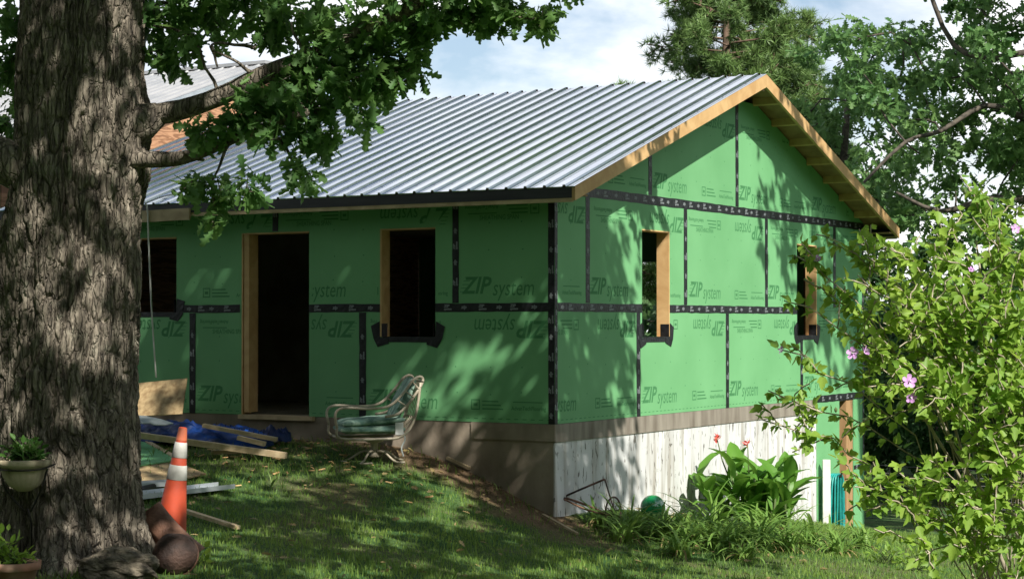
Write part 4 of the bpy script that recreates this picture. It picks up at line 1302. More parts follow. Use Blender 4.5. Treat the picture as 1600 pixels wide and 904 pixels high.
for i, (x, y, h, r) in enumerate(WOODS):
    z0 = gz(x, y)
    broad_tree('broadleaf_tree', wl_[i], (x, y), h, (x, y, z0 + h * 0.52), (r, r, h * 0.52), 60, 26, 0.8, LEAF_KITE, 0.22, M['woodsleaf'], 0.2, 50 + i, 'trees of the wood beyond the field', inner=0.25, flat=0.8)
# one dense hedge-like mass far behind closes the view
g3 = np.random.default_rng(77)
n = 16000
fx = g3.uniform(-40, 70, n); fy = g3.uniform(62, 78, n)
fz = ground_z(fx, fy) + g3.uniform(0, 1, n) ** 0.8 * (3.0 + 3.0 * vnoise(fx * 0.25, fx * 0.0, 5))
wood = place_leaves('far_wood', np.stack([fx, fy, fz], 1), unit(g3.normal(size=(n, 3))), unit(g3.normal(size=(n, 3)) + [0, -0.6, 0.6]), g3.uniform(0.7, 1.4, n), LEAF_KITE, M['woodsleaf'], None)
wood['kind'] = 'stuff'; wood['label'] = 'far dark green wood closing the view behind the field'

# unseen ring of wood added behind the viewer to block low sky light
n = 26000
ta = g3.uniform(math.pi * 0.93, math.pi * 2.12, n); tr_ = g3.uniform(46, 62, n)
fx = tr_ * np.cos(ta); fy = 14 + tr_ * np.sin(ta)
fz = ground_z(fx, fy) + g3.uniform(0, 1, n) ** 0.8 * (9.0 + 6.0 * vnoise(ta * 12, ta * 0, 9))
wood2 = place_leaves('far_wood', np.stack([fx, fy, fz], 1), unit(g3.normal(size=(n, 3))), unit(g3.normal(size=(n, 3))), g3.uniform(1.0, 1.9, n), LEAF_KITE, M['woodsleaf'], None)
wood2['kind'] = 'stuff'; wood2['label'] = 'wood surrounding the clearing behind the viewer'
# a neighbouring oak outside the right edge: its limbs hang over the shrub side and dapple the gable
broad_tree('oak_tree', 'neighbouring oak outside the right edge, overhanging limbs dappling the gable', (10.6, 19.0), 10, (6.9, 20.0, 8.8), (2.6, 1.9, 1.7), 26, 16, 0.7, LEAF_KITE, 0.2, M['oakleaf'], 0.3, 91, inner=0.2, lean=(1.5, 0),
           keep=lambda p: p[2] > 6.2)
# unseen trees added behind and beside the viewer to cut sky light
for i, (x, y, h, r) in enumerate(((-11, 3, 17, 5.6), (-13.5, 13, 17, 5.4), (-16, -6, 17, 5.6), (-9, -14, 17, 5.6), (0.5, -19, 16, 5.6), (9, -18, 15, 5.6), (-21, 8, 17, 6), (18, -6, 14, 4.5), (20, 10, 14, 5))):
    lb = ['yard tree close outside the left edge beside the viewer', 'yard tree outside the left edge beyond the oak', 'yard tree left behind the viewer, outside the picture', 'tall yard tree behind the viewer on the left', 'yard tree straight behind the viewer', 'yard tree behind the viewer on the right', 'yard tree far outside the left edge', 'yard tree right behind the viewer, outside the picture', 'yard tree far outside the right edge'][i]
    broad_tree('broadleaf_tree', lb, (x, y), h, (x, y, gz(x, y) + h * 0.55), (r, r, h * 0.5), 100, 22, 1.3, LEAF_KITE, 0.5, M['woodsleaf'], 0.25, 120 + i, 'yard trees around the viewer', inner=0.3, flat=0.8)

# ------------------------------------------------------------------ things in the yard
def V3(*a):
    return Vector(a)


def cushion_mesh(sx, sy, sz, n=12, puff=0.35):
    """pillow-like box: rounded edges, slightly puffed"""
    mb = MB()
    def pt(u, v, top):
        e = max(abs(u), abs(v))
        k = (1 - e ** 4) ** 0.5 if e < 1 else 0.0
        return (u * sx / 2, v * sy / 2, (sz / 2) * (0.35 + 0.65 * k) * (1 if top else -1) * (1.0 + puff * 0.2 * math.cos(u * 9) * (e < 0.9)))
    for top in (True, False):
        rows = []
        for i in range(n + 1):
            rows.append([pt(-1 + 2 * j / n, -1 + 2 * i / n, top) for j in range(n + 1)])
        mb.strip(rows if top else [r[::-1] for r in rows])
    edge = []
    for i in range(n):
        edge.append((-1 + 2 * i / n, -1))
    for i in range(n):
        edge.append((1, -1 + 2 * i / n))
    for i in range(n):
        edge.append((1 - 2 * i / n, 1))
    for i in range(n):
        edge.append((-1, 1 - 2 * i / n))
    edge.append(edge[0])
    mb.strip([[pt(u, v, True) for u, v in edge], [pt(u * 1.03, v * 1.03, True)[:2] + (0,) for u, v in edge], [pt(u, v, False) for u, v in edge]])
    return mb


def smooth_path(pts, dense=4, closed=False):
    P_ = [np.array(p, float) for p in pts]; m = len(P_); out = []
    rng_ = range(m) if closed else range(m - 1)
    for i in rng_:
        for k in range(dense):
            t = k / dense
            if closed:
                a, b, c, d = P_[i - 1], P_[i], P_[(i + 1) % m], P_[(i + 2) % m]
            else:
                a, b, c, d = P_[max(i - 1, 0)], P_[i], P_[i + 1], P_[min(i + 2, m - 1)]
            out.append(tuple(0.5 * ((2 * b) + (c - a) * t + (2 * a - 5 * b + 4 * c - d) * t * t + (3 * b - a - 3 * c + d) * t ** 3)))
    if not closed:
        out.append(tuple(P_[-1]))
    return out


# --- swivel patio chair, seen from its side, back leaning to the right
cx, cy = (-1.445, 19.66)
chair = thing('patio_chair', 'worn swivel patio chair with curved tube arms and floral cushions by the wall', 'chair', (cx, cy, gz(cx, cy)), R(14))
for s in (-1, 1):
    y = 0.30 * s
    MB().tube(smooth_path([(-0.44, y * 0.95, 0.38), (-0.46, y, 0.52), (-0.38, y, 0.585), (-0.10, y, 0.575), (0.10, y, 0.60), (0.24, y, 0.72), (0.36, y * 0.96, 0.87), (0.44, y * 0.92, 0.90), (0.46, y * 0.9, 0.84), (0.34, y * 0.95, 0.66), (0.20, y, 0.52), (0.06, y, 0.49)]), 0.015, 7).build('arm_frame', M['chairframe'], chair, True)
    MB().tube(smooth_path([(-0.44, y * 0.95, 0.38), (-0.40, y * 0.95, 0.27), (0.02, y * 0.95, 0.26), (0.25, y * 0.95, 0.29), (0.38, y * 0.95, 0.48), (0.44, y * 0.9, 0.84)]), 0.015, 7).build('side_rail', M['chairframe'], chair, True)
    for (a, b) in (((0.18, y, 0.665), (0.28, y, 0.60)), ((0.27, y, 0.755), (0.36, y, 0.69)), ((0.35, y, 0.85), (0.42, y * .95, 0.77))):
        MB().tube([a, b], 0.008, 5).build('lattice_bar', M['chairframe'], chair)
for (x, z) in ((-0.40, 0.27), (0.46, 0.86), (0.25, 0.29), (0.38, 0.48)):
    MB().tube(smooth_path([(x, -0.29, z), (x + 0.02, 0, z - 0.01), (x, 0.29, z)]), 0.014, 7).build('cross_rail', M['chairframe'], chair, True)
for k in range(7):
    y = -0.24 + 0.08 * k
    MB().tube([(0.255, y, 0.31), (0.38, y, 0.50), (0.455, y, 0.84)], 0.006, 4).build('back_slat', M['chairframe'], chair)
o = cushion_mesh(0.66, 0.54, 0.10).build('seat_cushion', M['cushion'], chair, True, (-0.06, 0, 0.355))
o = cushion_mesh(0.64, 0.53, 0.09).build('seat_cushion', M['cushion'], chair, True, (-0.05, 0, 0.435)); o.rotation_euler.y = R(-4)
o = cushion_mesh(0.075, 0.50, 0.46).build('back_cushion', M['cushion'], chair, True, (0.29, 0, 0.67)); o.rotation_euler.y = R(27)
MB().box(0.17, 0.255, -0.287, -0.282, 0.30, 0.43).build('care_label', M['labelwhite'], chair)
MB().tube(smooth_path([(0.25, -0.28, 0.33), (0.27, -0.30, 0.25), (0.23, -0.31, 0.17), (0.25, -0.31, 0.08)]), 0.008, 5).build('cushion_tie', M['foam'], chair)
MB().lathe([(0.0, 0.25), (0.10, 0.25), (0.09, 0.22), (0.04, 0.20), (0.035, 0.09), (0.06, 0.06), (0.0, 0.05)], (0, 0, 0), 14).build('swivel_column', M['chairframe'], chair, True)
for k in range(5):
    a = R(20 + 72 * k)
    c_, s_ = math.cos(a), math.sin(a)
    MB().tube(smooth_path([(0.03 * c_, 0.03 * s_, 0.12), (0.14 * c_, 0.14 * s_, 0.11), (0.26 * c_, 0.26 * s_, 0.035), (0.34 * c_, 0.34 * s_, 0.012), (0.36 * c_ - 0.06 * s_, 0.36 * s_ + 0.06 * c_, 0.012), (0.28 * c_ - 0.10 * s_, 0.28 * s_ + 0.10 * c_, 0.012)]), 0.012, 6).build('leg', M['chairframe'], chair, True)

# --- traffic cone
kx, ky = -2.57, 14.0
cone = thing('traffic_cone', 'tall orange traffic cone with two white bands beside the oak trunk', 'cone', (kx, ky, gz(kx, ky)))
cone.rotation_euler = (R(1.5), R(7.0), 0)
MB().box(-0.18, 0.18, -0.18, 0.18, 0.0, 0.03).build('base', M['orange'], cone)


def cr_(z):
    return 0.132 - (0.132 - 0.030) * (z - 0.03) / 0.89


MB().lathe([(0.150, 0.031), (0.135, 0.05)] + [(cr_(z), z) for z in np.linspace(0.06, 0.92, 12)] + [(0.026, 0.925), (0.022, 0.90)], (0, 0, 0), 36).build('cone_body', M['orange'], cone, True)
for z0, z1 in ((0.535, 0.645), (0.70, 0.815)):
    MB().lathe([(cr_(z0) + 0.001, z0), (cr_(z0) + 0.003, z0 + 0.002), (cr_(z1) + 0.003, z1 - 0.002), (cr_(z1) + 0.001, z1)], (0, 0, 0), 36).build('reflective_band', M['reflective'], cone, True)
MB().lathe([(cr_(0.83) + 0.0015, 0.83), (cr_(0.92) + 0.0015, 0.92)], (0, 0, 0), 36).build('faded_tip', M['orange_faded'], cone, True)

# --- rusty scrap at the foot of the cone
a = (-2.643, 13.62, -0.297); b = (-2.272, 13.36, -0.604)
scrap = thing('rusty_trough', 'rusty bent steel trough leaning between trunk and traffic cone', 'scrap metal', (b[0], b[1], gz(b[0], b[1])))
ax = (Vector(a) - Vector(b)).normalized(); up = ax.cross(Vector((0, 1, 0.0))).normalized()
mb = MB(); rows = []
for i in range(9):
    t = i / 8
    p = Vector(b).lerp(Vector(a), t) - scrap.location
    sd = Vector((0.35, -1, 0.25)).normalized()
    n_ = ax.cross(sd).normalized()
    row = []
    for q in np.linspace(-1, 1, 9):
        ang = q * 1.15
        row.append(p + n_ * (0.105 * math.sin(ang)) + sd * (0.085 * math.cos(ang)) - n_ * 0.02 * math.sin(t * 3))
    rows.append(row)
mb.strip(rows)
o = mb.build('trough_plate', M['rust'], scrap, True)
sm = o.modifiers.new('thickness', 'SOLIDIFY'); sm.thickness = 0.008
MB().beam(Vector(b) - scrap.location + Vector((-0.10, -0.03, 0.02)), Vector(a) - scrap.location + Vector((-0.08, 0.0, -0.14)), 0.05, 0.012, (0, -1, 0.2)).build('side_strap', M['rust'], scrap)
bxw, byw = (-2.362, 13.15, -0.578)[:2]
ball = thing('rusty_drum', 'dark rusty rounded iron drum lying in front of the traffic cone', 'scrap metal', (bxw, byw, gz(bxw, byw)))
MB().lathe([(0.0, -0.15), (0.07, -0.145), (0.125, -0.10), (0.150, -0.03), (0.155, 0.03), (0.135, 0.09), (0.09, 0.13), (0.03, 0.145), (0.0, 0.146)], (0, 0, 0.125), 28, lambda t, z: 1 + 0.03 * math.sin(3 * t + 1) + 0.02 * math.sin(7 * t), Matrix.Rotation(R(62), 3, 'X')).build('drum_shell', M['rust_dark'], ball, True)
MB().lathe([(0.158, -0.012), (0.166, 0.0), (0.158, 0.012)], (0, 0, 0.125), 28, None, Matrix.Rotation(R(62), 3, 'X')).build('drum_rim', M['rust'], ball, True)

# --- flaky rock at the trunk's foot
rx, ry = (-2.7, 12.86, -0.616)[:2]
ni = 28
mb = MB(); rows = []
for i in range(ni + 1):
    f = math.pi * i / ni
    row = []
    for j in range(41):
        t = 2 * math.pi * j / 40
        d = np.array([math.sin(f) * math.cos(t), math.sin(f) * math.sin(t), math.cos(f)])
        k = 1 + 0.28 * (float(fbm(np.array(d[0] * 2.2 + 5), np.array(d[1] * 2.2 + d[2] * 3 + 5), 6, 5)) - 0.47) * 2
        zz = d[2] * 0.15 * k
        zz = round(zz / 0.022) * 0.022 * 0.6 + zz * 0.4
        row.append((d[0] * 0.265 * k, d[1] * 0.2 * k, zz + 0.06))
    rows.append(row)
mb.strip(rows)
tag(mb.build('rock', M['rock'], None, False, (rx, ry, gz(rx, ry))), 'flaky weathered rock lying against the foot of the oak', 'rock')


def frond_plant(parent, name, c, n, length, width, spread, mt, seed, lift=0.9, up=0.6):
    """arching strap leaves from one point"""
    g = np.random.default_rng(seed)
    mb = MB()
    for k in range(n):
        a = g.uniform(0, 2 * math.pi); ln = length * g.uniform(0.55, 1.15); w = width * g.uniform(0.7, 1.2)
        dr = np.array([math.cos(a), math.sin(a), 0]); sd = np.array([-math.sin(a), math.cos(a), 0])
        b0 = np.array(c) + np.array([g.normal() * 0.05, g.normal() * 0.05, 0]) * (length * 2)
        rows = []
        m = 6; el = g.uniform(up, 1.45); cur = g.uniform(1.2, 2.6) * spread
        p = b0.copy(); th = el
        for i in range(m + 1):
            t = i / m
            ww = w * (0.55 + 0.9 * t) * (1 - t) ** 0.55 + 0.001
            rows.append([p - sd * ww, p + np.array([0, 0, -0.25 * ww]), p + sd * ww])
            p = p + (dr * math.cos(th) + np.array([0, 0, 1]) * math.sin(th)) * ln / m
            th -= cur / m
        mb.strip(rows)
    return mb.build(name, mt, parent, True)


def small_leaves(parent, name, c, r, n, size, mt, seed, tmpl=None, zmin=0.0):
    g = np.random.default_rng(seed)
    d = unit(g.normal(size=(n, 3))); d[:, 2] = np.abs(d[:, 2]) * 1.0
    P_ = np.array(c) + d * np.array(r) * g.uniform(0.3, 1, (n, 1))
    A_ = unit(d + g.normal(size=(n, 3)) * 0.6); N_ = unit(np.array([0, 0, 1.0]) + g.normal(size=(n, 3)) * 0.5)
    o = place_leaves(name, P_, A_, N_, g.uniform(0.7, 1.3, n) * size, tmpl or LEAF_OVAL, mt, parent)
    twig_mesh('stems', np.repeat(np.array(c, float)[None], n, 0) + g.normal(size=(n, 3)) * [0.03, 0.03, 0], P_, 0.004, 0.002, M['stem'], parent)
    return o


# --- hanging planter on an iron bracket
hx, hy, hz = (-3.329, 12.78, 0.122)
planter = thing('wall_planter', 'cream fluted half-bowl planter hanging on the oak trunk with green fronds', 'planter', (hx, hy, hz))
def flute(t, z):
    return 1 + (0.025 * math.cos(t * 22) if z < -0.045 else 0.0)
MB().lathe([(0.0, -0.215), (0.045, -0.21), (0.10, -0.175), (0.140, -0.11), (0.152, -0.052), (0.165, -0.045), (0.185, -0.030), (0.190, 0.0), (0.180, 0.008), (0.168, 0.0), (0.150, -0.04)], (0, 0, 0), 66, flute).build('bowl', M['planter'], planter, True)
MB().lathe([(0.0, -0.012), (0.166, -0.016)], (0, 0, 0), 24).build('soil', M['soil'], planter)
MB().tube(smooth_path([(-0.19, 0.05, -0.03), (-0.14, -0.10, -0.055), (0, -0.175, -0.06), (0.14, -0.10, -0.055), (0.20, 0.05, -0.03)]), 0.006, 6).build('bracket_ring', M['iron'], planter, True)
for s in (-1, 1):
    MB().tube(smooth_path([(0.16 * s, 0.0, -0.06), (0.12 * s, -0.02, -0.20), (0.02 * s, 0.10, -0.36)]), 0.007, 6).build('bracket_arm', M['iron'], planter, True)
MB().tube([(0, 0.10, -0.34), (0.015, 0.14, -0.44), (0.0, 0.20, -0.62)], 0.007, 6).build('bracket_tail', M['iron'], planter, True)
frond_plant(planter, 'fronds', (0, 0, -0.01), 60, 0.24, 0.009, 1.2, M['fernleaf'], 3, up=0.7)
small_leaves(planter, 'leaves', (0, 0, 0.0), (0.17, 0.15, 0.16), 110, 0.055, M['fernleaf'], 4)

# --- clay pot on the ground
px_, py_ = (-3.214, 12.1, -0.538)[:2]
pz_ = (-3.214, 12.1, -0.48)[2]
pot = thing('clay_pot', 'round clay pot with small leafy plants in the lower left corner', 'pot', (px_, py_, gz(px_, py_)))
ph = pz_ - gz(px_, py_)
MB().lathe([(0.0, 0.0), (0.11, 0.0), (0.145, ph - 0.055), (0.168, ph - 0.050), (0.172, ph), (0.158, ph), (0.150, ph - 0.05)], (0, 0, 0), 36).build('pot_wall', M['terracotta'], pot, True)
MB().lathe([(0.0, ph - 0.02), (0.156, ph - 0.022)], (0, 0, 0), 24).build('soil', M['soil'], pot)
small_leaves(pot, 'leaves', (0, 0, ph - 0.01), (0.15, 0.14, 0.10), 90, 0.05, M['bushleaf'], 7)
small_leaves(pot, 'tall_leaves', (-0.06, 0.0, ph), (0.10, 0.10, 0.22), 40, 0.07, M['bushleaf'], 9)
for k, (qx, qy, d_, sz) in enumerate(((10, 790, 12.6, 0.10), (118, 850, 12.75, 0.09), (300, 886, 13.1, 0.10), (204, 842, 12.9, 0.06))):
    pass

# --- loose building stuff to the right of the trunk
def loose_board(p0, p1, w, t, mt, label, cat='board', name='lumber_board', up=(0, 0, 1), group=None):
    c_ = (Vector(p0) + Vector(p1)) / 2
    mb = MB().beam(Vector(p0) - c_, Vector(p1) - c_, w, t, up)
    return tag(mb.build(name, mt, None, False, c_), label, cat, group)


# plywood offcut leaning on the front wall
pl = MB()
u0, u1 = -6.05, -5.03
q = [house_world(u0, -0.42), house_world(u1, -0.42), house_world(u1 + 0.03, -0.03), house_world(u0, -0.03)]
zb = gz(*q[0]) + 0.0
P0 = Vector((-4.627, 21.65, -0.039)); P1 = Vector((-3.76, 21.35, 0.013)); P2 = Vector((-3.749, 21.62, 0.413)); P3 = Vector((-4.692, 21.95, 0.313))
c_ = (P0 + P1 + P2 + P3) / 4; nn = (P1 - P0).cross(P3 - P0).normalized() * 0.012
pl.add([p - c_ for p in (P0, P1, P2, P3)] + [p - c_ + nn for p in (P0, P1, P2, P3)], [(3, 2, 1, 0), (4, 5, 6, 7), (0, 1, 5, 4), (1, 2, 6, 5), (2, 3, 7, 6), (3, 0, 4, 7)])
lean = pl.build('plywood_sheet', M['osb'], None, False, c_)
tag(lean, 'tan plywood sheet leaning on the green wall left of the door', 'plywood')
hl = MB()
for (ox, oz) in ((0.14, -0.01), (0.22, 0.03)):
    o_ = (P1 - P0).normalized() * ox + (P3 - P0).normalized() * oz - nn * 0.15
    e1 = (P1 - P0).normalized() * 0.012; e2 = (P3 - P0).normalized() * 0.05 + (P1 - P0).normalized() * 0.03
    f_ = -nn * 0.02
    hl.add([o_ - e1 - e2, o_ + e1 - e2, o_ + e1 + e2, o_ - e1 + e2], [(0, 1, 2, 3)])
hl.build('painted_mark', M['plastic_black'], lean)


def tarp_mesh(name, c, sx, sy, h, seed, mt, nu=70, nv=44, rot=0.0, ragged=0.12):
    u = np.linspace(-1, 1, nu); v = np.linspace(-1, 1, nv)
    U, Vv = np.meshgrid(u, v)
    e = np.clip(1 - (np.abs(U) ** 2.6 + np.abs(Vv) ** 2.6) * 0.98, 0, 1) ** 0.55
    wr = np.abs(vnoise(U * 5 + Vv * 3, Vv * 4 - U, seed) - 0.5) * 2
    wr2 = np.abs(vnoise(U * 13 + 4, Vv * 9 + U * 5, seed + 3) - 0.5) * 2
    big = 0.35 + 0.9 * vnoise(U * 2.0 + 3, Vv * 1.6 + 2, seed + 9)
    X = U * sx * (1 + ragged * (vnoise(Vv * 3, U * 0, seed + 1) - 0.5)); Y = Vv * sy * (1 + ragged * 2 * (vnoise(U * 4, Vv * 0, seed + 2) - 0.5))
    xr = X * math.cos(rot) - Y * math.sin(rot) + c[0]; yr = X * math.sin(rot) + Y * math.cos(rot) + c[1]
    Z = ground_z(xr, yr) + 0.03 + e * h * big + (0.06 * wr + 0.045 * wr2) * (0.35 + e)
    z0 = gz(c[0], c[1])
    I = np.arange(nu * nv).reshape(nv, nu)
    Q = np.stack([I[:-1, :-1], I[:-1, 1:], I[1:, 1:], I[1:, :-1]], -1).reshape(-1, 4)
    o = fast_mesh(name, np.stack([xr - c[0], yr - c[1], Z - z0], -1).reshape(-1, 3), [Q], mt, True)
    o.location = (c[0], c[1], z0)
    o.modifiers.new('thickness', 'SOLIDIFY').thickness = 0.003
    return o


tc_ = (-3.366, 20.3, -0.165)
tag(tarp_mesh('tarp', (tc_[0] - 0.15, 20.25), 0.95, 0.46, 0.10, 5, M['tarp'], rot=R(-6)), 'crumpled blue tarp spread over a pile of lumber below the wall', 'tarp')
tag(tarp_mesh('tarp', ((-2.601, 20.45, -0.174)[0], 20.45), 0.20, 0.14, 0.10, 15, M['tarp_dark'], 26, 20), 'small dark blue tarp bundle at the right end of the lumber pile', 'tarp')
loose_board((-4.123, 19.45, -0.074), (-2.311, 19.15, -0.298), 0.085, 0.060, M['board'], 'long pale board lying across the front of the blue tarp')
nb = loose_board((-3.279, 19.9, -0.032), (-2.485, 19.75, -0.172), 0.09, 0.040, M['board'], 'short pale board with a row of nails lying over the blue tarp')
nv_ = (Vector((-2.485, 19.75, -0.172)) - Vector((-3.279, 19.9, -0.032)))
for k in range(12):
    p = nv_ * (-0.34 + 0.065 * k)
    MB().tube([p + Vector((0, 0.03, 0.018)), p + Vector((0.008, 0.03, 0.055))], 0.003, 4).build('nail', M['iron'], nb)
loose_board((-2.868, 19.6, -0.143), (-2.58, 19.55, -0.207), 0.075, 0.045, M['board'], 'stubby pale block lying between the two boards on the tarp')
loose_board((-3.109, 19.35, -0.28), (-2.706, 19.4, -0.27), 0.09, 0.04, M['lumber_grey'], 'shaded board end under the long pale board at the tarp')
# pale offcut on top of the tarp
oc = (-3.834, 19.95, 0.013)
mb = MB(); g4 = np.random.default_rng(12)
poly = [(-0.30, -0.05), (-0.1, -0.06), (0.0, -0.045), (0.06, -0.06), (0.20, -0.05), (0.30, -0.01), (0.10, 0.03), (-0.12, 0.05), (-0.3, 0.04)]
mb.prism([(x * 0.8, y * 1.5) for x, y in poly], 2, 0, 0.012)
o = tag(mb.build('board_offcut', M['foam'], None, False, (oc[0], oc[1], oc[2])), 'ragged pale grey offcut lying on top of the blue tarp', 'offcut'); o.rotation_euler = (R(24), R(6), R(-8))


def ground_sheet(name, corners, th, mt, label, cat, lift=0.03):
    """sheet lying on the ground on its own corners"""
    c_ = np.mean(np.array(corners), 0); z0 = gz(c_[0], c_[1])
    top = [Vector((x - c_[0], y - c_[1], gz(x, y) - z0 + lift)) for x, y in corners]
    n = len(top)
    mb = MB(); mb.add([p + Vector((0, 0, th)) for p in top] + top, [tuple(range(n)), tuple(range(2 * n - 1, n - 1, -1))] + [(i, n + i, n + (i + 1) % n, (i + 1) % n) for i in range(n)])
    return tag(mb.build(name, mt, None, False, (c_[0], c_[1], z0)), label, cat)


ground_sheet('plywood_sheet', [(-3.713, 16.72), (-3.318, 17.34), (-2.976, 18.22), (-3.398, 18.76), (-4.012, 18.06)], 0.012, M['osb'], 'tan plywood sheet lying flat on the grass behind the cone', 'plywood', 0.03)
ground_sheet('sheathing_offcut', [(-3.981, 17.92), (-3.651, 18.26), (-3.35, 18.74), (-4.04, 20.1), (-4.417, 19.88)], 0.012, M['sheath'], 'green sheathing offcut lying on the plywood sheet left of the cone', 'sheathing', 0.05)
loose_board(((-4.076, 20.28)[0], (-4.076, 20.28)[1], gz(*(-4.076, 20.28)) + 0.06), ((-3.337, 18.74)[0], (-3.337, 18.74)[1], gz(*(-3.337, 18.74)) + 0.06), 0.05, 0.03, M['board'], 'pale batten along the edge of the green sheathing offcut')


def flashing(p0, p1, w, label):
    z = lambda p: gz(*p) + 0.04
    a = Vector((*p0, z(p0))); b = Vector((*p1, z(p1))); c_ = (a + b) / 2
    ax_ = (b - a).normalized(); s = ax_.cross(Vector((0, 0, 1))).normalized()
    prof = [(-w / 2, 0.05), (-w / 2, 0.0), (-w * 0.12, 0.004), (-w * 0.1, 0.022), (w * 0.06, 0.022), (w * 0.08, 0.004), (w / 2, 0.0), (w / 2, 0.04)]
    mb = MB(); mb.strip([[p - c_ + s * q + Vector((0, 0, h)) for q, h in prof] for p in (a, b)])
    o = mb.build('metal_flashing', M['flash'], None, False, c_)
    o.modifiers.new('thickness', 'SOLIDIFY').thickness = 0.003
    return tag(o, label, 'flashing')


flashing((-3.495, 16.24), (-2.682, 17.6), 0.20, 'long bluish metal flashing strip lying behind the traffic cone')
flashing((-3.74, 16.84), (-3.174, 17.46), 0.12, 'short metal flashing strip lying behind the longer one')
p0, p1 = (-3.403, 16.74), (-3.272, 17.1)
tag(MB().tube([(*p0, gz(*p0) + 0.07), (*p1, gz(*p1) + 0.07)], 0.03, 10).build('pipe', M['plastic_black'], None, True), 'short black plastic pipe lying on the metal flashing', 'pipe')
p0, p1 = (-2.802, 16.02), (-2.263, 15.48)
loose_board((*p0, gz(*p0) + 0.05), (*p1, gz(*p1) + 0.03), 0.05, 0.03, M['board'], 'thin pale stick lying on the grass right of the cone', 'stick', 'wooden_stick')
p0, p1 = (-0.689, 20.16), (-0.451, 20.0)
loose_board((*p0, gz(*p0) + 0.05), (*p1, gz(*p1) + 0.04), 0.06, 0.03, M['lumber_grey'], 'short weathered board lying on the bare earth by the foundation', 'board')
p0, p1 = (0.317, 19.32), (0.649, 18.62)
loose_board((*p0, gz(*p0) + 0.03), (*p1, gz(*p1) + 0.03), 0.03, 0.02, M['lumber_grey'], 'thin yellowish stick lying at the foundation corner', 'stick', 'wooden_stick')

# --- white cable hanging from the roof
ca0 = house_world(-4.62, 0.75); ca1 = house_world(-5.22, -EV - 0.03)
pts = [(*ca0, roof_z(0.75) + 0.04), (*house_world(-4.95, 0.2), roof_z(0.2) + 0.035), (*ca1, Z_E + 0.03), (*house_world(-5.23, -EV - 0.05), Z_E - 0.12), (*house_world(-5.20, -0.36), 1.3), (*house_world(-5.14, -0.34), 0.42)]
tag(MB().tube(smooth_path(pts), 0.010, 6).build('cable', M['cable'], None, True), 'white cable running down the roof and hanging in front of the wall', 'cable')

# --- garden along the white wall
def on_wall(lx, ly):
    return house_world(lx, ly)


# cultivator
qx, qy = on_wall(0.35, 0.95)
cult = thing('hand_cultivator', 'old rusty hand cultivator with bent handles leaning by the white wall', 'garden tool', (qx, qy, gz(qx, qy)))
def K(p):
    return (p[0] - qx, p[1] - qy, p[2] - cult.location.z)
A1, A2, A3, A4 = (0.538, 19.7, -0.774), (0.976, 19.7, -0.586), (1.125, 19.6, -1.005), (1.076, 19.45, -0.95)
MB().tube(smooth_path([K(A1), K((0.707, 19.7, -0.7)), K(A2)]), 0.012, 6).build('handle', M['rust_dark'], cult, True)
MB().tube(smooth_path([K(A2), K((1.023, 19.7, -0.747)), K((1.061, 19.65, -0.877))]), 0.009, 6).build('brace', M['rust_dark'], cult, True)
MB().tube(smooth_path([K(A1), K((0.806, 19.65, -0.863)), K(A3)]), 0.013, 6).build('handle', M['rust'], cult, True)
MB().tube(smooth_path([K((0.542, 19.6, -0.785)), K((0.786, 19.5, -0.889)), K(A4)]), 0.010, 6).build('handle', M['rust'], cult, True)
c_ = Vector(K((1.055, 19.55, -0.92)))
MB().tube([(c_.x + 0.16 * math.cos(t) * 0.55, c_.y + 0.16 * math.cos(t) * 0.8, c_.z + 0.16 * math.sin(t)) for t in np.linspace(0, 2 * math.pi, 24, endpoint=False)], 0.010, 6, closed=True).build('wheel', M['rust_dark'], cult, True)
for k in range(5):
    t = k * math.pi / 5 + .2
    d_ = Vector((0.16 * math.cos(t) * 0.55, 0.16 * math.cos(t) * 0.8, 0.16 * math.sin(t)))
    MB().tube([c_ - d_, c_ + d_], 0.004, 4).build('spoke', M['rust_dark'], cult)
MB().tube([K(A1), (K(A1)[0] + 0.01, K(A1)[1] - 0.05, K(A1)[2] - 0.02)], 0.02, 8).build('grip', M['rust_dark'], cult, True)

# glass globe
gx_, gy_, gzv = (1.518, 20.2, -0.931)
globe = thing('garden_globe', 'shiny green glass garden globe on a stake before the white wall', 'garden ornament', (gx_, gy_, gz(gx_, gy_)))
zc_ = gzv - gz(gx_, gy_)
MB().lathe([(0.135 * math.sin(t), zc_ - 0.135 * math.cos(t)) for t in np.linspace(0.02, math.pi - 0.02, 24)], (0, 0, 0), 36).build('globe', M['globe'], globe, True)
MB().lathe([(0.0, -0.1), (0.018, -0.1), (0.018, zc_ - 0.16), (0.05, zc_ - 0.15), (0.055, zc_ - 0.135)], (0, 0, 0), 12).build('stake', M['iron'], globe, True)

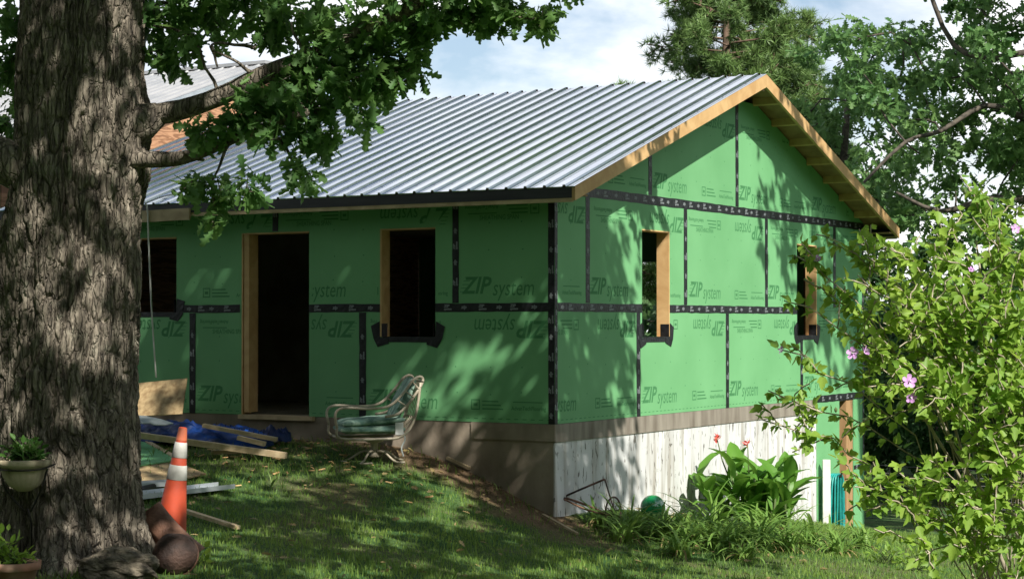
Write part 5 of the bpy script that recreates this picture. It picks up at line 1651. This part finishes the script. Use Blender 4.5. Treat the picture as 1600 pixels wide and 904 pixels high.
# white post with its shadow on the wall, and the coiled hose
wx, wy = on_wall(0.12, 7.40)
tag(MB().box(-0.05, 0.05, -0.04, 0.04, -0.3, (4.31, 26.0, -0.827)[2] - gz(wx, wy)).build('white_post', M['whitepost'], None, False, (wx, wy, gz(wx, wy))), 'short white wooden post left of the coiled teal hose', 'post')
hox, hoy = on_wall(0.13, 7.72)
zt_ = (4.476, 26.3, -1.047)[2]; zb_ = (4.473, 26.3, -1.943)[2]
hose = thing('garden_hose', 'coiled teal garden hose hanging at the far end of the white wall', 'hose', (hox, hoy, zb_), HA)
g5 = np.random.default_rng(6)
H_ = zt_ - zb_
for k in range(9):
    w = g5.uniform(0.10, 0.25); yo = g5.uniform(-0.07, 0.07); dx = g5.uniform(-0.05, 0.06); hb = g5.uniform(-0.06, 0.10)
    pts = [(dx, yo * 0.4, H_), (dx + 0.01, yo + w * 0.75, H_ - 0.07), (dx, yo + w, H_ * 0.5), (dx + 0.01, yo + w * 0.85, hb + 0.12), (dx, yo, hb), (dx - 0.01, yo - w * 0.85, hb + 0.12), (dx, yo - w, H_ * 0.5), (dx, yo - w * 0.75, H_ - 0.07)]
    MB().tube(smooth_path(pts, 4, True), 0.013, 7, closed=True).build('hose_loop', M['hose'], hose, True)
MB().tube([(-0.12, 0, H_ - 0.03), (0.08, 0, H_ - 0.03), (0.10, 0, H_ + 0.05)], 0.015, 6).build('hook', M['iron'], hose)


# canna
def canna(base, h, n_st, seed):
    g = np.random.default_rng(seed)
    z0 = gz(*base)
    t = thing('canna_plant', 'tall canna with broad green leaves and red flowers before the white wall', 'plant', (base[0], base[1], z0))
    for s in range(n_st):
        a = g.uniform(0, 2 * math.pi); rr = 0.38 * math.sqrt(g.uniform(0, 1))
        b = np.array([rr * math.cos(a) * 1.35, rr * math.sin(a), 0.0])
        hh = h * g.uniform(0.55, 0.95)
        tip = b + np.array([g.normal() * 0.08 + b[0] * 0.25, g.normal() * 0.06 + b[1] * 0.2, hh])
        MB().tube([tuple(b), tuple((b + tip) / 2 + g.normal(size=3) * 0.015), tuple(tip)], [0.018, 0.015, 0.010], 6).build('stem', M['stem'], t, True)
        nl = 6
        az = g.uniform(0, 6.28)
        for k in range(nl):
            f = 0.12 + 0.85 * k / (nl - 1)
            p = b + (tip - b) * f
            az += 2.4 + g.normal() * 0.3
            dr = np.array([math.cos(az), math.sin(az), 0]); sd = np.array([-math.sin(az), math.cos(az), 0])
            ln = g.uniform(0.38, 0.58); w = g.uniform(0.066, 0.105)
            th = g.uniform(0.75, 1.25) + 0.15 * (k == nl - 1); cur = g.uniform(0.5, 1.5)
            rows = []; m = 9; q = p.copy()
            for i in range(m + 1):
                u = i / m
                ww = w * math.sin(math.pi * min(1, u * 0.93 + 0.07)) ** 0.75 * (1.12 - 0.35 * u) + 0.002
                upv = np.array([0, 0, 1]) * math.cos(th) - dr * math.sin(th)
                rp_ = 0.006 * math.sin(i * 2.1 + k)
                rows.append([q - sd * ww + upv * (0.40 * ww + rp_), q - sd * ww * 0.5 + upv * 0.22 * ww, q, q + sd * ww * 0.5 + upv * 0.22 * ww, q + sd * ww + upv * (0.40 * ww - rp_)])
                q = q + (dr * math.cos(th) + np.array([0, 0, 1]) * math.sin(th)) * ln / m
                th -= cur / m
            MB().strip(rows).build('leaf', M['cannaleaf'], t, True)
    return t


cbx, cby = 2.86, 22.15
cn = canna((cbx, cby), 0.74, 18, 5)
zc0 = cn.location.z
for k, fl in enumerate(((2.418, 22.1, -0.303), (2.793, 22.2, -0.385))):
    p = np.array([fl[0] - cbx, fl[1] - cby, fl[2] - zc0])
    MB().tube([(p[0] * 0.4, p[1] * 0.4, 0.3), tuple(p * [0.85, 0.85, 0.75]), tuple(p)], [0.012, 0.009, 0.006], 6).build('flower_stem', M['stem'], cn, True)
    gq = np.random.default_rng(40 + k)
    mb = MB()
    for j in range(11):
        d_ = unit(gq.normal(size=3) + [0, 0, 0.9]); sd = unit(np.cross(d_, gq.normal(size=3))); q0 = p + np.array([0, 0, gq.uniform(-0.07, 0.03)])
        ln = gq.uniform(0.055, 0.10)
        mb.strip([[q0 - sd * 0.004, q0 + sd * 0.004], [q0 + d_ * ln * 0.5 - sd * 0.016, q0 + d_ * ln * 0.5 + sd * 0.016], [q0 + d_ * ln - sd * 0.004 + sd * 0.01, q0 + d_ * ln + sd * 0.006]])
    mb.build('flower', M['petal_red'], cn)

# strap-leaved lilies in a row
LILY = [((0.901, 19.54), .30, 30, 'cultivator wheel'), ((1.213, 19.2), .42, 46, 'a'), ((1.57, 19.16), .42, 50, 'b'), ((1.851, 19.02), .46, 50, 'c'), ((2.11, 18.72), .44, 56, 'd'), ((1.607, 18.1), .36, 40, 'e'), ((2.489, 19.18), .46, 54, 'f'),
        ((2.792, 19.24), .42, 46, 'g'), ((3.236, 20.38), .42, 40, 'h'), ((1.103, 18.78), .36, 34, 'i'), ((2.118, 20.0), .48, 46, 'j'), ((2.908, 21.02), .46, 40, 'k'), ((3.42, 19.64), .36, 36, 'l'), ((3.909, 21.0), .34, 30, 'm'), ((2.227, 18.12), .30, 36, 'n')]
LL = ['small lily clump beside the cultivator wheel, leftmost of the row', 'arching lily clump just right of the cultivator', 'lily clump in front of the green globe', 'lily clump below the left side of the canna', 'broad lily clump straight in front of the canna',
      'low lily clump at the lawn edge in front of the globe', 'lily clump right of centre in front of the canna', 'lily clump at the right foot of the canna', 'lily clump to the left of the hanging hose', 'upright lily clump between the cultivator and the green globe',
      'lily clump tucked under the canna leaves', 'lily clump behind the others at the right of the canna', 'yellowing lily clump below the hanging hose', 'small lily clump at the foot of the wooden corner post', 'low lily clump at the lawn edge in front of the canna']
for i, ((x, y), ln, n, _) in enumerate(LILY):
    t = thing('lily_plant', LL[i], 'plant', (x, y, gz(x, y)), 0, 'lily clumps along the white wall')
    frond_plant(t, 'blades', (0, 0, -0.02), int(n * 1.2), ln * 1.5, 0.018, 0.95, M['lilyleaf'], 200 + i, up=0.9)
    frond_plant(t, 'dry_blades', (0, 0, -0.02), max(6, n // 4), ln * 1.1, 0.012, 1.4, M['dryleaf'], 300 + i, up=0.5)

# --- rose of sharon, right foreground
bsx, bsy = 3.55, 13.2
bush = thing('flowering_shrub', 'large rose of Sharon shrub with lilac flowers at the right', 'shrub', (bsx, bsy, gz(bsx, bsy)))
bz_ = bush.location.z
gb = np.random.default_rng(14)
tips, T0, T1, LP, LA, LN = [], [], [], [], [], []
def shoot(p0, p1, r, leafy=0.3, sub=0, step=0.025):
    """stem with alternate leaves and short side shoots"""
    p0, p1 = np.array(p0, float), np.array(p1, float)
    L_ = np.linalg.norm(p1 - p0)
    pts = np.array(bend(p0, p1, 7, 0.06, 0.025, gb))
    for a, b in zip(pts[:-1], pts[1:]):
        T0.append(a); T1.append(b)
    d = unit(p1 - p0)
    n = int(L_ * (1 - leafy) / step)
    for k in range(n):
        f = leafy + (1 - leafy) * (k + gb.uniform(0, 1)) / max(n, 1)
        i = min(int(f * 6), 5); q = pts[i] + (pts[i + 1] - pts[i]) * (f * 6 - i)
        ax_ = unit(d * 0.35 + unit(gb.normal(size=3)) + np.array([0, -0.15, -0.25]))
        LP.append(q + ax_ * 0.012); LA.append(ax_); LN.append(unit(np.array([0.1, -0.25, 0.9]) + gb.normal(size=3) * 0.45))
    for s in range(sub):
        f = gb.uniform(max(leafy - 0.1, 0.15), 0.95)
        i = min(int(f * 6), 5); q = pts[i]
        sd = unit(d + unit(gb.normal(size=3)) * 1.1 + np.array([0, 0, 0.15]))
        shoot(q, q + sd * gb.uniform(0.16, 0.42), r * 0.6, 0.1, 0)


def Bp(p):
    return (p[0] - bsx, p[1] - bsy, p[2] - bz_)


ROOT = [(-0.12, 0.05), (0.1, -0.05), (0.0, 0.1), (0.2, 0.1), (-0.2, -0.1), (0.28, -0.05)]
MAIN = [(1.981, 13.0, 1.519), (1.877, 12.9, 1.206), (1.818, 12.8, 0.877), (1.765, 12.9, 0.589), (1.72, 12.9, 0.39), (2.26, 13.2, 1.617), (2.404, 13.0, 1.386), (2.616, 13.4, 1.648), (2.782, 13.1, 1.545), (3.007, 13.3, 1.712), (3.137, 12.9, 1.516), (3.263, 13.6, 2.124),
        (3.41, 13.1, 1.657), (3.617, 13.2, 1.594), (3.827, 13.3, 1.758), (3.963, 13.0, 1.608), (2.278, 12.8, 0.986), (2.545, 12.6, 1.16), (2.804, 12.6, 1.203), (3.123, 12.5, 1.073), (3.407, 12.6, 1.16), (2.566, 12.5, 0.817), (2.884, 12.4, 0.734), (3.223, 12.4, 0.649),         (2.285, 12.5, -0.037), (2.458, 12.3, -0.103), (2.711, 12.3, 0.043), (2.942, 12.3, -0.061), (3.279, 12.3, 0.148), (3.505, 12.5, 0.475), (3.125, 12.2, -0.26), (2.875, 12.2, -0.385), (2.625, 12.2, -0.489), (3.306, 12.1, -0.414), (3.766, 12.8, 0.811), (3.916, 13.0, 1.208), (2.159, 13.0, 1.297), (3.305, 12.7, 1.335), (3.501, 12.2, -0.094),
        (2.934, 12.7, 0.987), (3.163, 12.5, 0.39), (3.378, 12.5, 0.817)]
for k, e in enumerate(MAIN):
    r_ = ROOT[k % 6]
    e = np.array(Bp(e)); L_ = np.linalg.norm(e)
    z_ = e[2]
    # rises steeply first, then arches out to the tip
    mid = np.array([r_[0] + (e[0] - r_[0]) * 0.42, r_[1] + (e[1] - r_[1]) * 0.42, z_ * 0.72])
    m0 = np.array([r_[0], r_[1], 0.0])
    low = z_ < 0.9
    if low:
        mid = np.array([r_[0] + (e[0] - r_[0]) * 0.45, r_[1] + (e[1] - r_[1]) * 0.45, z_ * 0.8 + 0.2])
    for a, b in zip(*(lambda q: (q[:-1], q[1:]))(np.array(bend(m0, mid, 5, 0.0, 0.02, gb)))):
        T0.append(a); T1.append(b)
    shoot(mid, e, 0.006, 0.15 if low else 0.08, 3 if (low and e[0] < -0.7) else (4 if e[0] < -1.3 else 11))
T0a, T1a = np.array(T0), np.array(T1)
twig_mesh('twigs', T0a, T1a, 0.0065, 0.005, M['shrubbark'], bush)
for k in range(6):
    e = np.array(Bp(MAIN[k * 5 + 6]))
    limb(bush, [(ROOT[k][0], ROOT[k][1], -0.1), (ROOT[k][0] * 1.4, ROOT[k][1] * 1.3, 0.5), tuple(np.array([e[0] * 0.4, e[1] * 0.4, e[2] * 0.62])), tuple(np.array([e[0] * 0.7, e[1] * 0.7, e[2] * 0.86]))], 0.022, 0.007, M['shrubbark'], 7, 'stem')
LP, LA, LN = np.array(LP), np.array(LA), np.array(LN)
place_leaves('foliage', LP, LA, LN, gb.uniform(0.050, 0.105, len(LP)), LEAF_HIB, M['bushleaf'], bush)


def hib_flower(p, r, look, full=True):
    look = unit(np.array(look, float)); s = unit(np.cross(look, [0.1, 0.2, 1.0])); u = np.cross(s, look)
    mb = MB()
    for k in range(5):
        a = 2 * math.pi * k / 5 + 0.3
        rows = []
        for t in np.linspace(0, 1, 5):
            row = []
            for w in (-1, -0.35, 0.35, 1):
                an = a + w * 0.60 * (0.35 + 0.65 * math.sin(math.pi * min(t * 0.75 + 0.1, 1)))
                rr = r * t * (1 - 0.10 * w * w)
                row.append(p + (s * math.cos(an) + u * math.sin(an)) * rr + look * (r * 0.55 * t * t * 0.6 + 0.006 * w * math.sin(6 * t)))
            rows.append(row)
        mb.strip(rows)
    o = mb.build('flower', M['petal'], bush, True)
    MB().tube([p, p + look * r * 0.75], [r * 0.09, r * 0.06], 6).build('stamen', M['labelwhite'], o)


for (px3, r3, lk) in (((2.289, 12.55, 0.85), 0.045, (-0.6, -1, 0.2)), ((2.38, 12.6, 0.867), 0.035, (0.8, -1, 0.5)), ((2.619, 12.35, 0.668), 0.050, (0.1, -1, 0.3)), ((2.627, 12.33, 0.567), 0.040, (0.2, -1, -0.5)), ((1.841, 12.75, 0.869), 0.028, (-1, -0.5, 0.3)),
                     ((3.473, 12.9, 1.701), 0.036, (0.2, -1, 0.3)), ((2.107, 12.9, 1.494), 0.030, (-0.3, -1, 0.8)), ((3.118, 12.7, 1.417), 0.022, (0.1, -1, 0.5))):
    hib_flower(np.array(Bp(px3)), r3, lk)
for px3 in ((1.953, 12.9, 1.507), (2.031, 12.95, 1.54), (2.18, 12.6, 0.47), (3.279, 12.6, 1.319), (3.275, 13.5, 2.0), (2.694, 12.4, 0.904), (2.525, 12.5, 1.202)):
    MB().lathe([(0.0, -0.02), (0.010, -0.008), (0.011, 0.006), (0.0, 0.022)], Bp(px3), 8).build('bud', M['stem'], bush, True)

# --- weeds at the feet of tree and shrub
for i, (q, h, n, sz, lb) in enumerate((((-3.181, 13.6), 0.12, 26, 0.07, 'small weed growing between the clay pot and the rock'), ((-2.262, 13.52), 0.14, 34, 0.06, 'small leafy weed right of the rusty drum'), ((-2.653, 13.06), 0.10, 30, 0.05, 'low weed in front of the flaky rock'),
                                       ((3.835, 19.2), 0.22, 60, 0.06, 'yellow-green weed at the lawn edge under the shrub'), ((4.01, 18.64), 0.24, 60, 0.07, 'taller weed below the flowering shrub'))):
    t = thing('weed', lb, 'plant', (q[0], q[1], gz(*q)), 0, 'small weeds in the lawn')
    small_leaves(t, 'leaves', (0, 0, 0.0), (h, h, h), n, sz, M['bushleaf'], 400 + i)

# --- wire fence beyond the field
fence = thing('wire_fence', 'dark wire fence on thin posts along the far side of the field', 'fence', (11.5, 34.5, gz(11.5, 34.5)))
fz0 = fence.location.z
xs_ = np.arange(-5.5, 7.6, 2.2)
for x in xs_:
    MB().box(x - 0.04, x + 0.04, -0.04, 0.04, gz(11.5 + x, 34.5) - fz0 - 0.2, gz(11.5 + x, 34.5) - fz0 + 1.15).build('post', M['iron'], fence)
for k in range(8):
    MB().tube([(x, 0, gz(11.5 + x, 34.5) - fz0 + 0.1 + 0.14 * k) for x in xs_], 0.008, 4).build('wire', M['wire'], fence)
mb = MB()
for x in np.arange(-5.5, 7.5, 0.32):
    z_ = gz(11.5 + x, 34.5) - fz0
    mb.beam((x, 0, z_ + 0.1), (x, 0, z_ + 1.08), 0.008, 0.008, (0, 1, 0))
o = mb.build('stay_wires', M['wire'], fence); o['kind'] = 'stuff'

# ------------------------------------------------------------------ grass, straw, fallen leaves
gg = np.random.default_rng(99)


def blades(name, n, dens_fn, hmin, hmax, w, mt, label, lean=0.5, y0=10.5, y1=32.0):
    d = y0 + (y1 - y0) * gg.uniform(0, 1, n) ** 1.0
    half = d * 0.30 + 1.2
    x = gg.uniform(-1, 1, n) * half
    lx, ly = house_local(x, d)
    ok = ~((lx < 0.05) & (ly > -0.02) & (lx > -18) & (ly < WID + 0.1)) & (gg.uniform(0, 1, n) < dens_fn(x, d))
    ok &= np.hypot(x - OX, d - OY) > 0.56
    x, d = x[ok], d[ok]; m = len(x)
    near_ = ((np.abs(x) < 12) & (d > 8) & (d < 36)).astype(float)
    z = ground_z(x, d) + near_ * 0.05 * (fbm(x * 1.3, d * 1.3, 3) - 0.47) - 0.006
    clump = 0.6 + 0.8 * vnoise(x * 2.2, d * 2.2, 61)
    h = gg.uniform(hmin, hmax, m) * clump
    a = gg.uniform(0, 2 * math.pi, m); b = gg.uniform(0, 2 * math.pi, m)
    ww = w * gg.uniform(0.7, 1.3, m) * (0.8 + d / 30)
    P_ = np.stack([x, d, z], 1)
    sd = np.stack([np.cos(a), np.sin(a), np.zeros(m)], 1) * ww[:, None]
    ln = np.stack([np.cos(b), np.sin(b), np.zeros(m)], 1) * (h * gg.uniform(0.1, 1, m) * lean)[:, None]
    up_ = np.array([0, 0, 1.0])[None] * h[:, None]
    V = np.stack([P_ - sd, P_ + sd, P_ + ln * 0.35 + up_ * 0.6 + sd * 0.7, P_ + ln + up_, P_ + ln * 0.35 + up_ * 0.6 - sd * 0.7], 1).reshape(-1, 3)
    off = (np.arange(m) * 5)[:, None]
    o = fast_mesh(name, V, [off + np.array([[0, 1, 2, 3, 4]])], mt)
    o['kind'] = 'stuff'; o['label'] = label
    return o


blades('grass', 230000, lambda x, y: np.clip(1.0 - 1.05 * bareness(x, y), 0.04, 1) * np.clip(17.0 / y, 0.3, 1) ** 1.2, 0.02, 0.065, 0.0032, M['grass'], 'short mown green lawn grass in the yard')
blades('dry_grass', 16000, lambda x, y: np.clip(0.15 + 1.3 * bareness(x, y), 0, 1) * np.clip(17.0 / y, 0.3, 1), 0.012, 0.04, 0.003, M['straw'], 'dry straw-coloured grass on the worn patches of lawn', 1.4)
def tuft_zone(x, y):
    lx, ly = house_local(x, y)
    wall = np.exp(-np.abs(ly + 0.25) / 0.16) * (lx < 0.2) * (ly < 0)
    pile = np.exp(-((x + 2.9) / 0.9) ** 2 - ((y - 18.9) / 0.7) ** 2)
    return np.clip(0.03 + 0.5 * wall + 0.7 * pile + 1.2 * np.clip(vnoise(x * 2.6, y * 2.6, 88) - 0.72, 0, 1), 0, 1)


blades('grass_tufts', 42000, tuft_zone, 0.05, 0.13, 0.0036, M['grass'], 'taller unmown grass tufts along walls and lumber', 0.8, 11.0, 24.0)
# sawdust-coloured chips and scraps of wood round the lumber pile and the door
nchip = 110
cxx = gg.normal(-2.7, 0.7, nchip); cyy = gg.normal(19.2, 0.7, nchip)
lx, ly = house_local(cxx, cyy); okc = ly < -0.1; cxx, cyy = cxx[okc], cyy[okc]
chip = (np.array([(-.5, -.14, 0), (.5, -.14, 0), (.5, .14, 0), (-.5, .14, 0), (-.45, -.12, .12), (.45, -.12, .12), (.45, .12, .12), (-.45, .12, .12)]), [np.array([f]) for f in ((4, 5, 6, 7), (0, 1, 5, 4), (1, 2, 6, 5), (2, 3, 7, 6), (3, 0, 4, 7))])
o = place_leaves('wood_chips', np.stack([cxx, cyy, ground_z(cxx, cyy) + 0.02], 1), unit(gg.normal(size=(len(cxx), 3)) * [1, 1, 0.2]), unit(gg.normal(size=(len(cxx), 3)) * 0.3 + [0, 0, 1]), gg.uniform(0.02, 0.09, len(cxx)), chip, M['lumber'], None)
o['kind'] = 'stuff'; o['label'] = 'small wood chips and scraps scattered around the lumber pile'
n = 2600
x = gg.uniform(-4.5, 3.2, n); y = gg.uniform(12.5, 22.5, n)
lx, ly = house_local(x, y)
pr = np.where((lx < 0.2) & (ly > -1.6), 0.9, 0.16)
ok = ~((lx < 0.05) & (ly > -0.03)) & (gg.uniform(0, 1, n) < pr)
x, y = x[ok], y[ok]
o = place_leaves('fallen_leaves', np.stack([x, y, ground_z(x, y) + 0.035 + 0.02 * gg.uniform(-1, 1, len(x))], 1), unit(gg.normal(size=(len(x), 3)) * [1, 1, 0.25]), unit(gg.normal(size=(len(x), 3)) * 0.35 + [0, 0, 1]), gg.uniform(0.04, 0.10, len(x)), LEAF_OAK, M['dryleaf'], None)
o['kind'] = 'stuff'; o['label'] = 'brown fallen oak leaves scattered along the foundation'
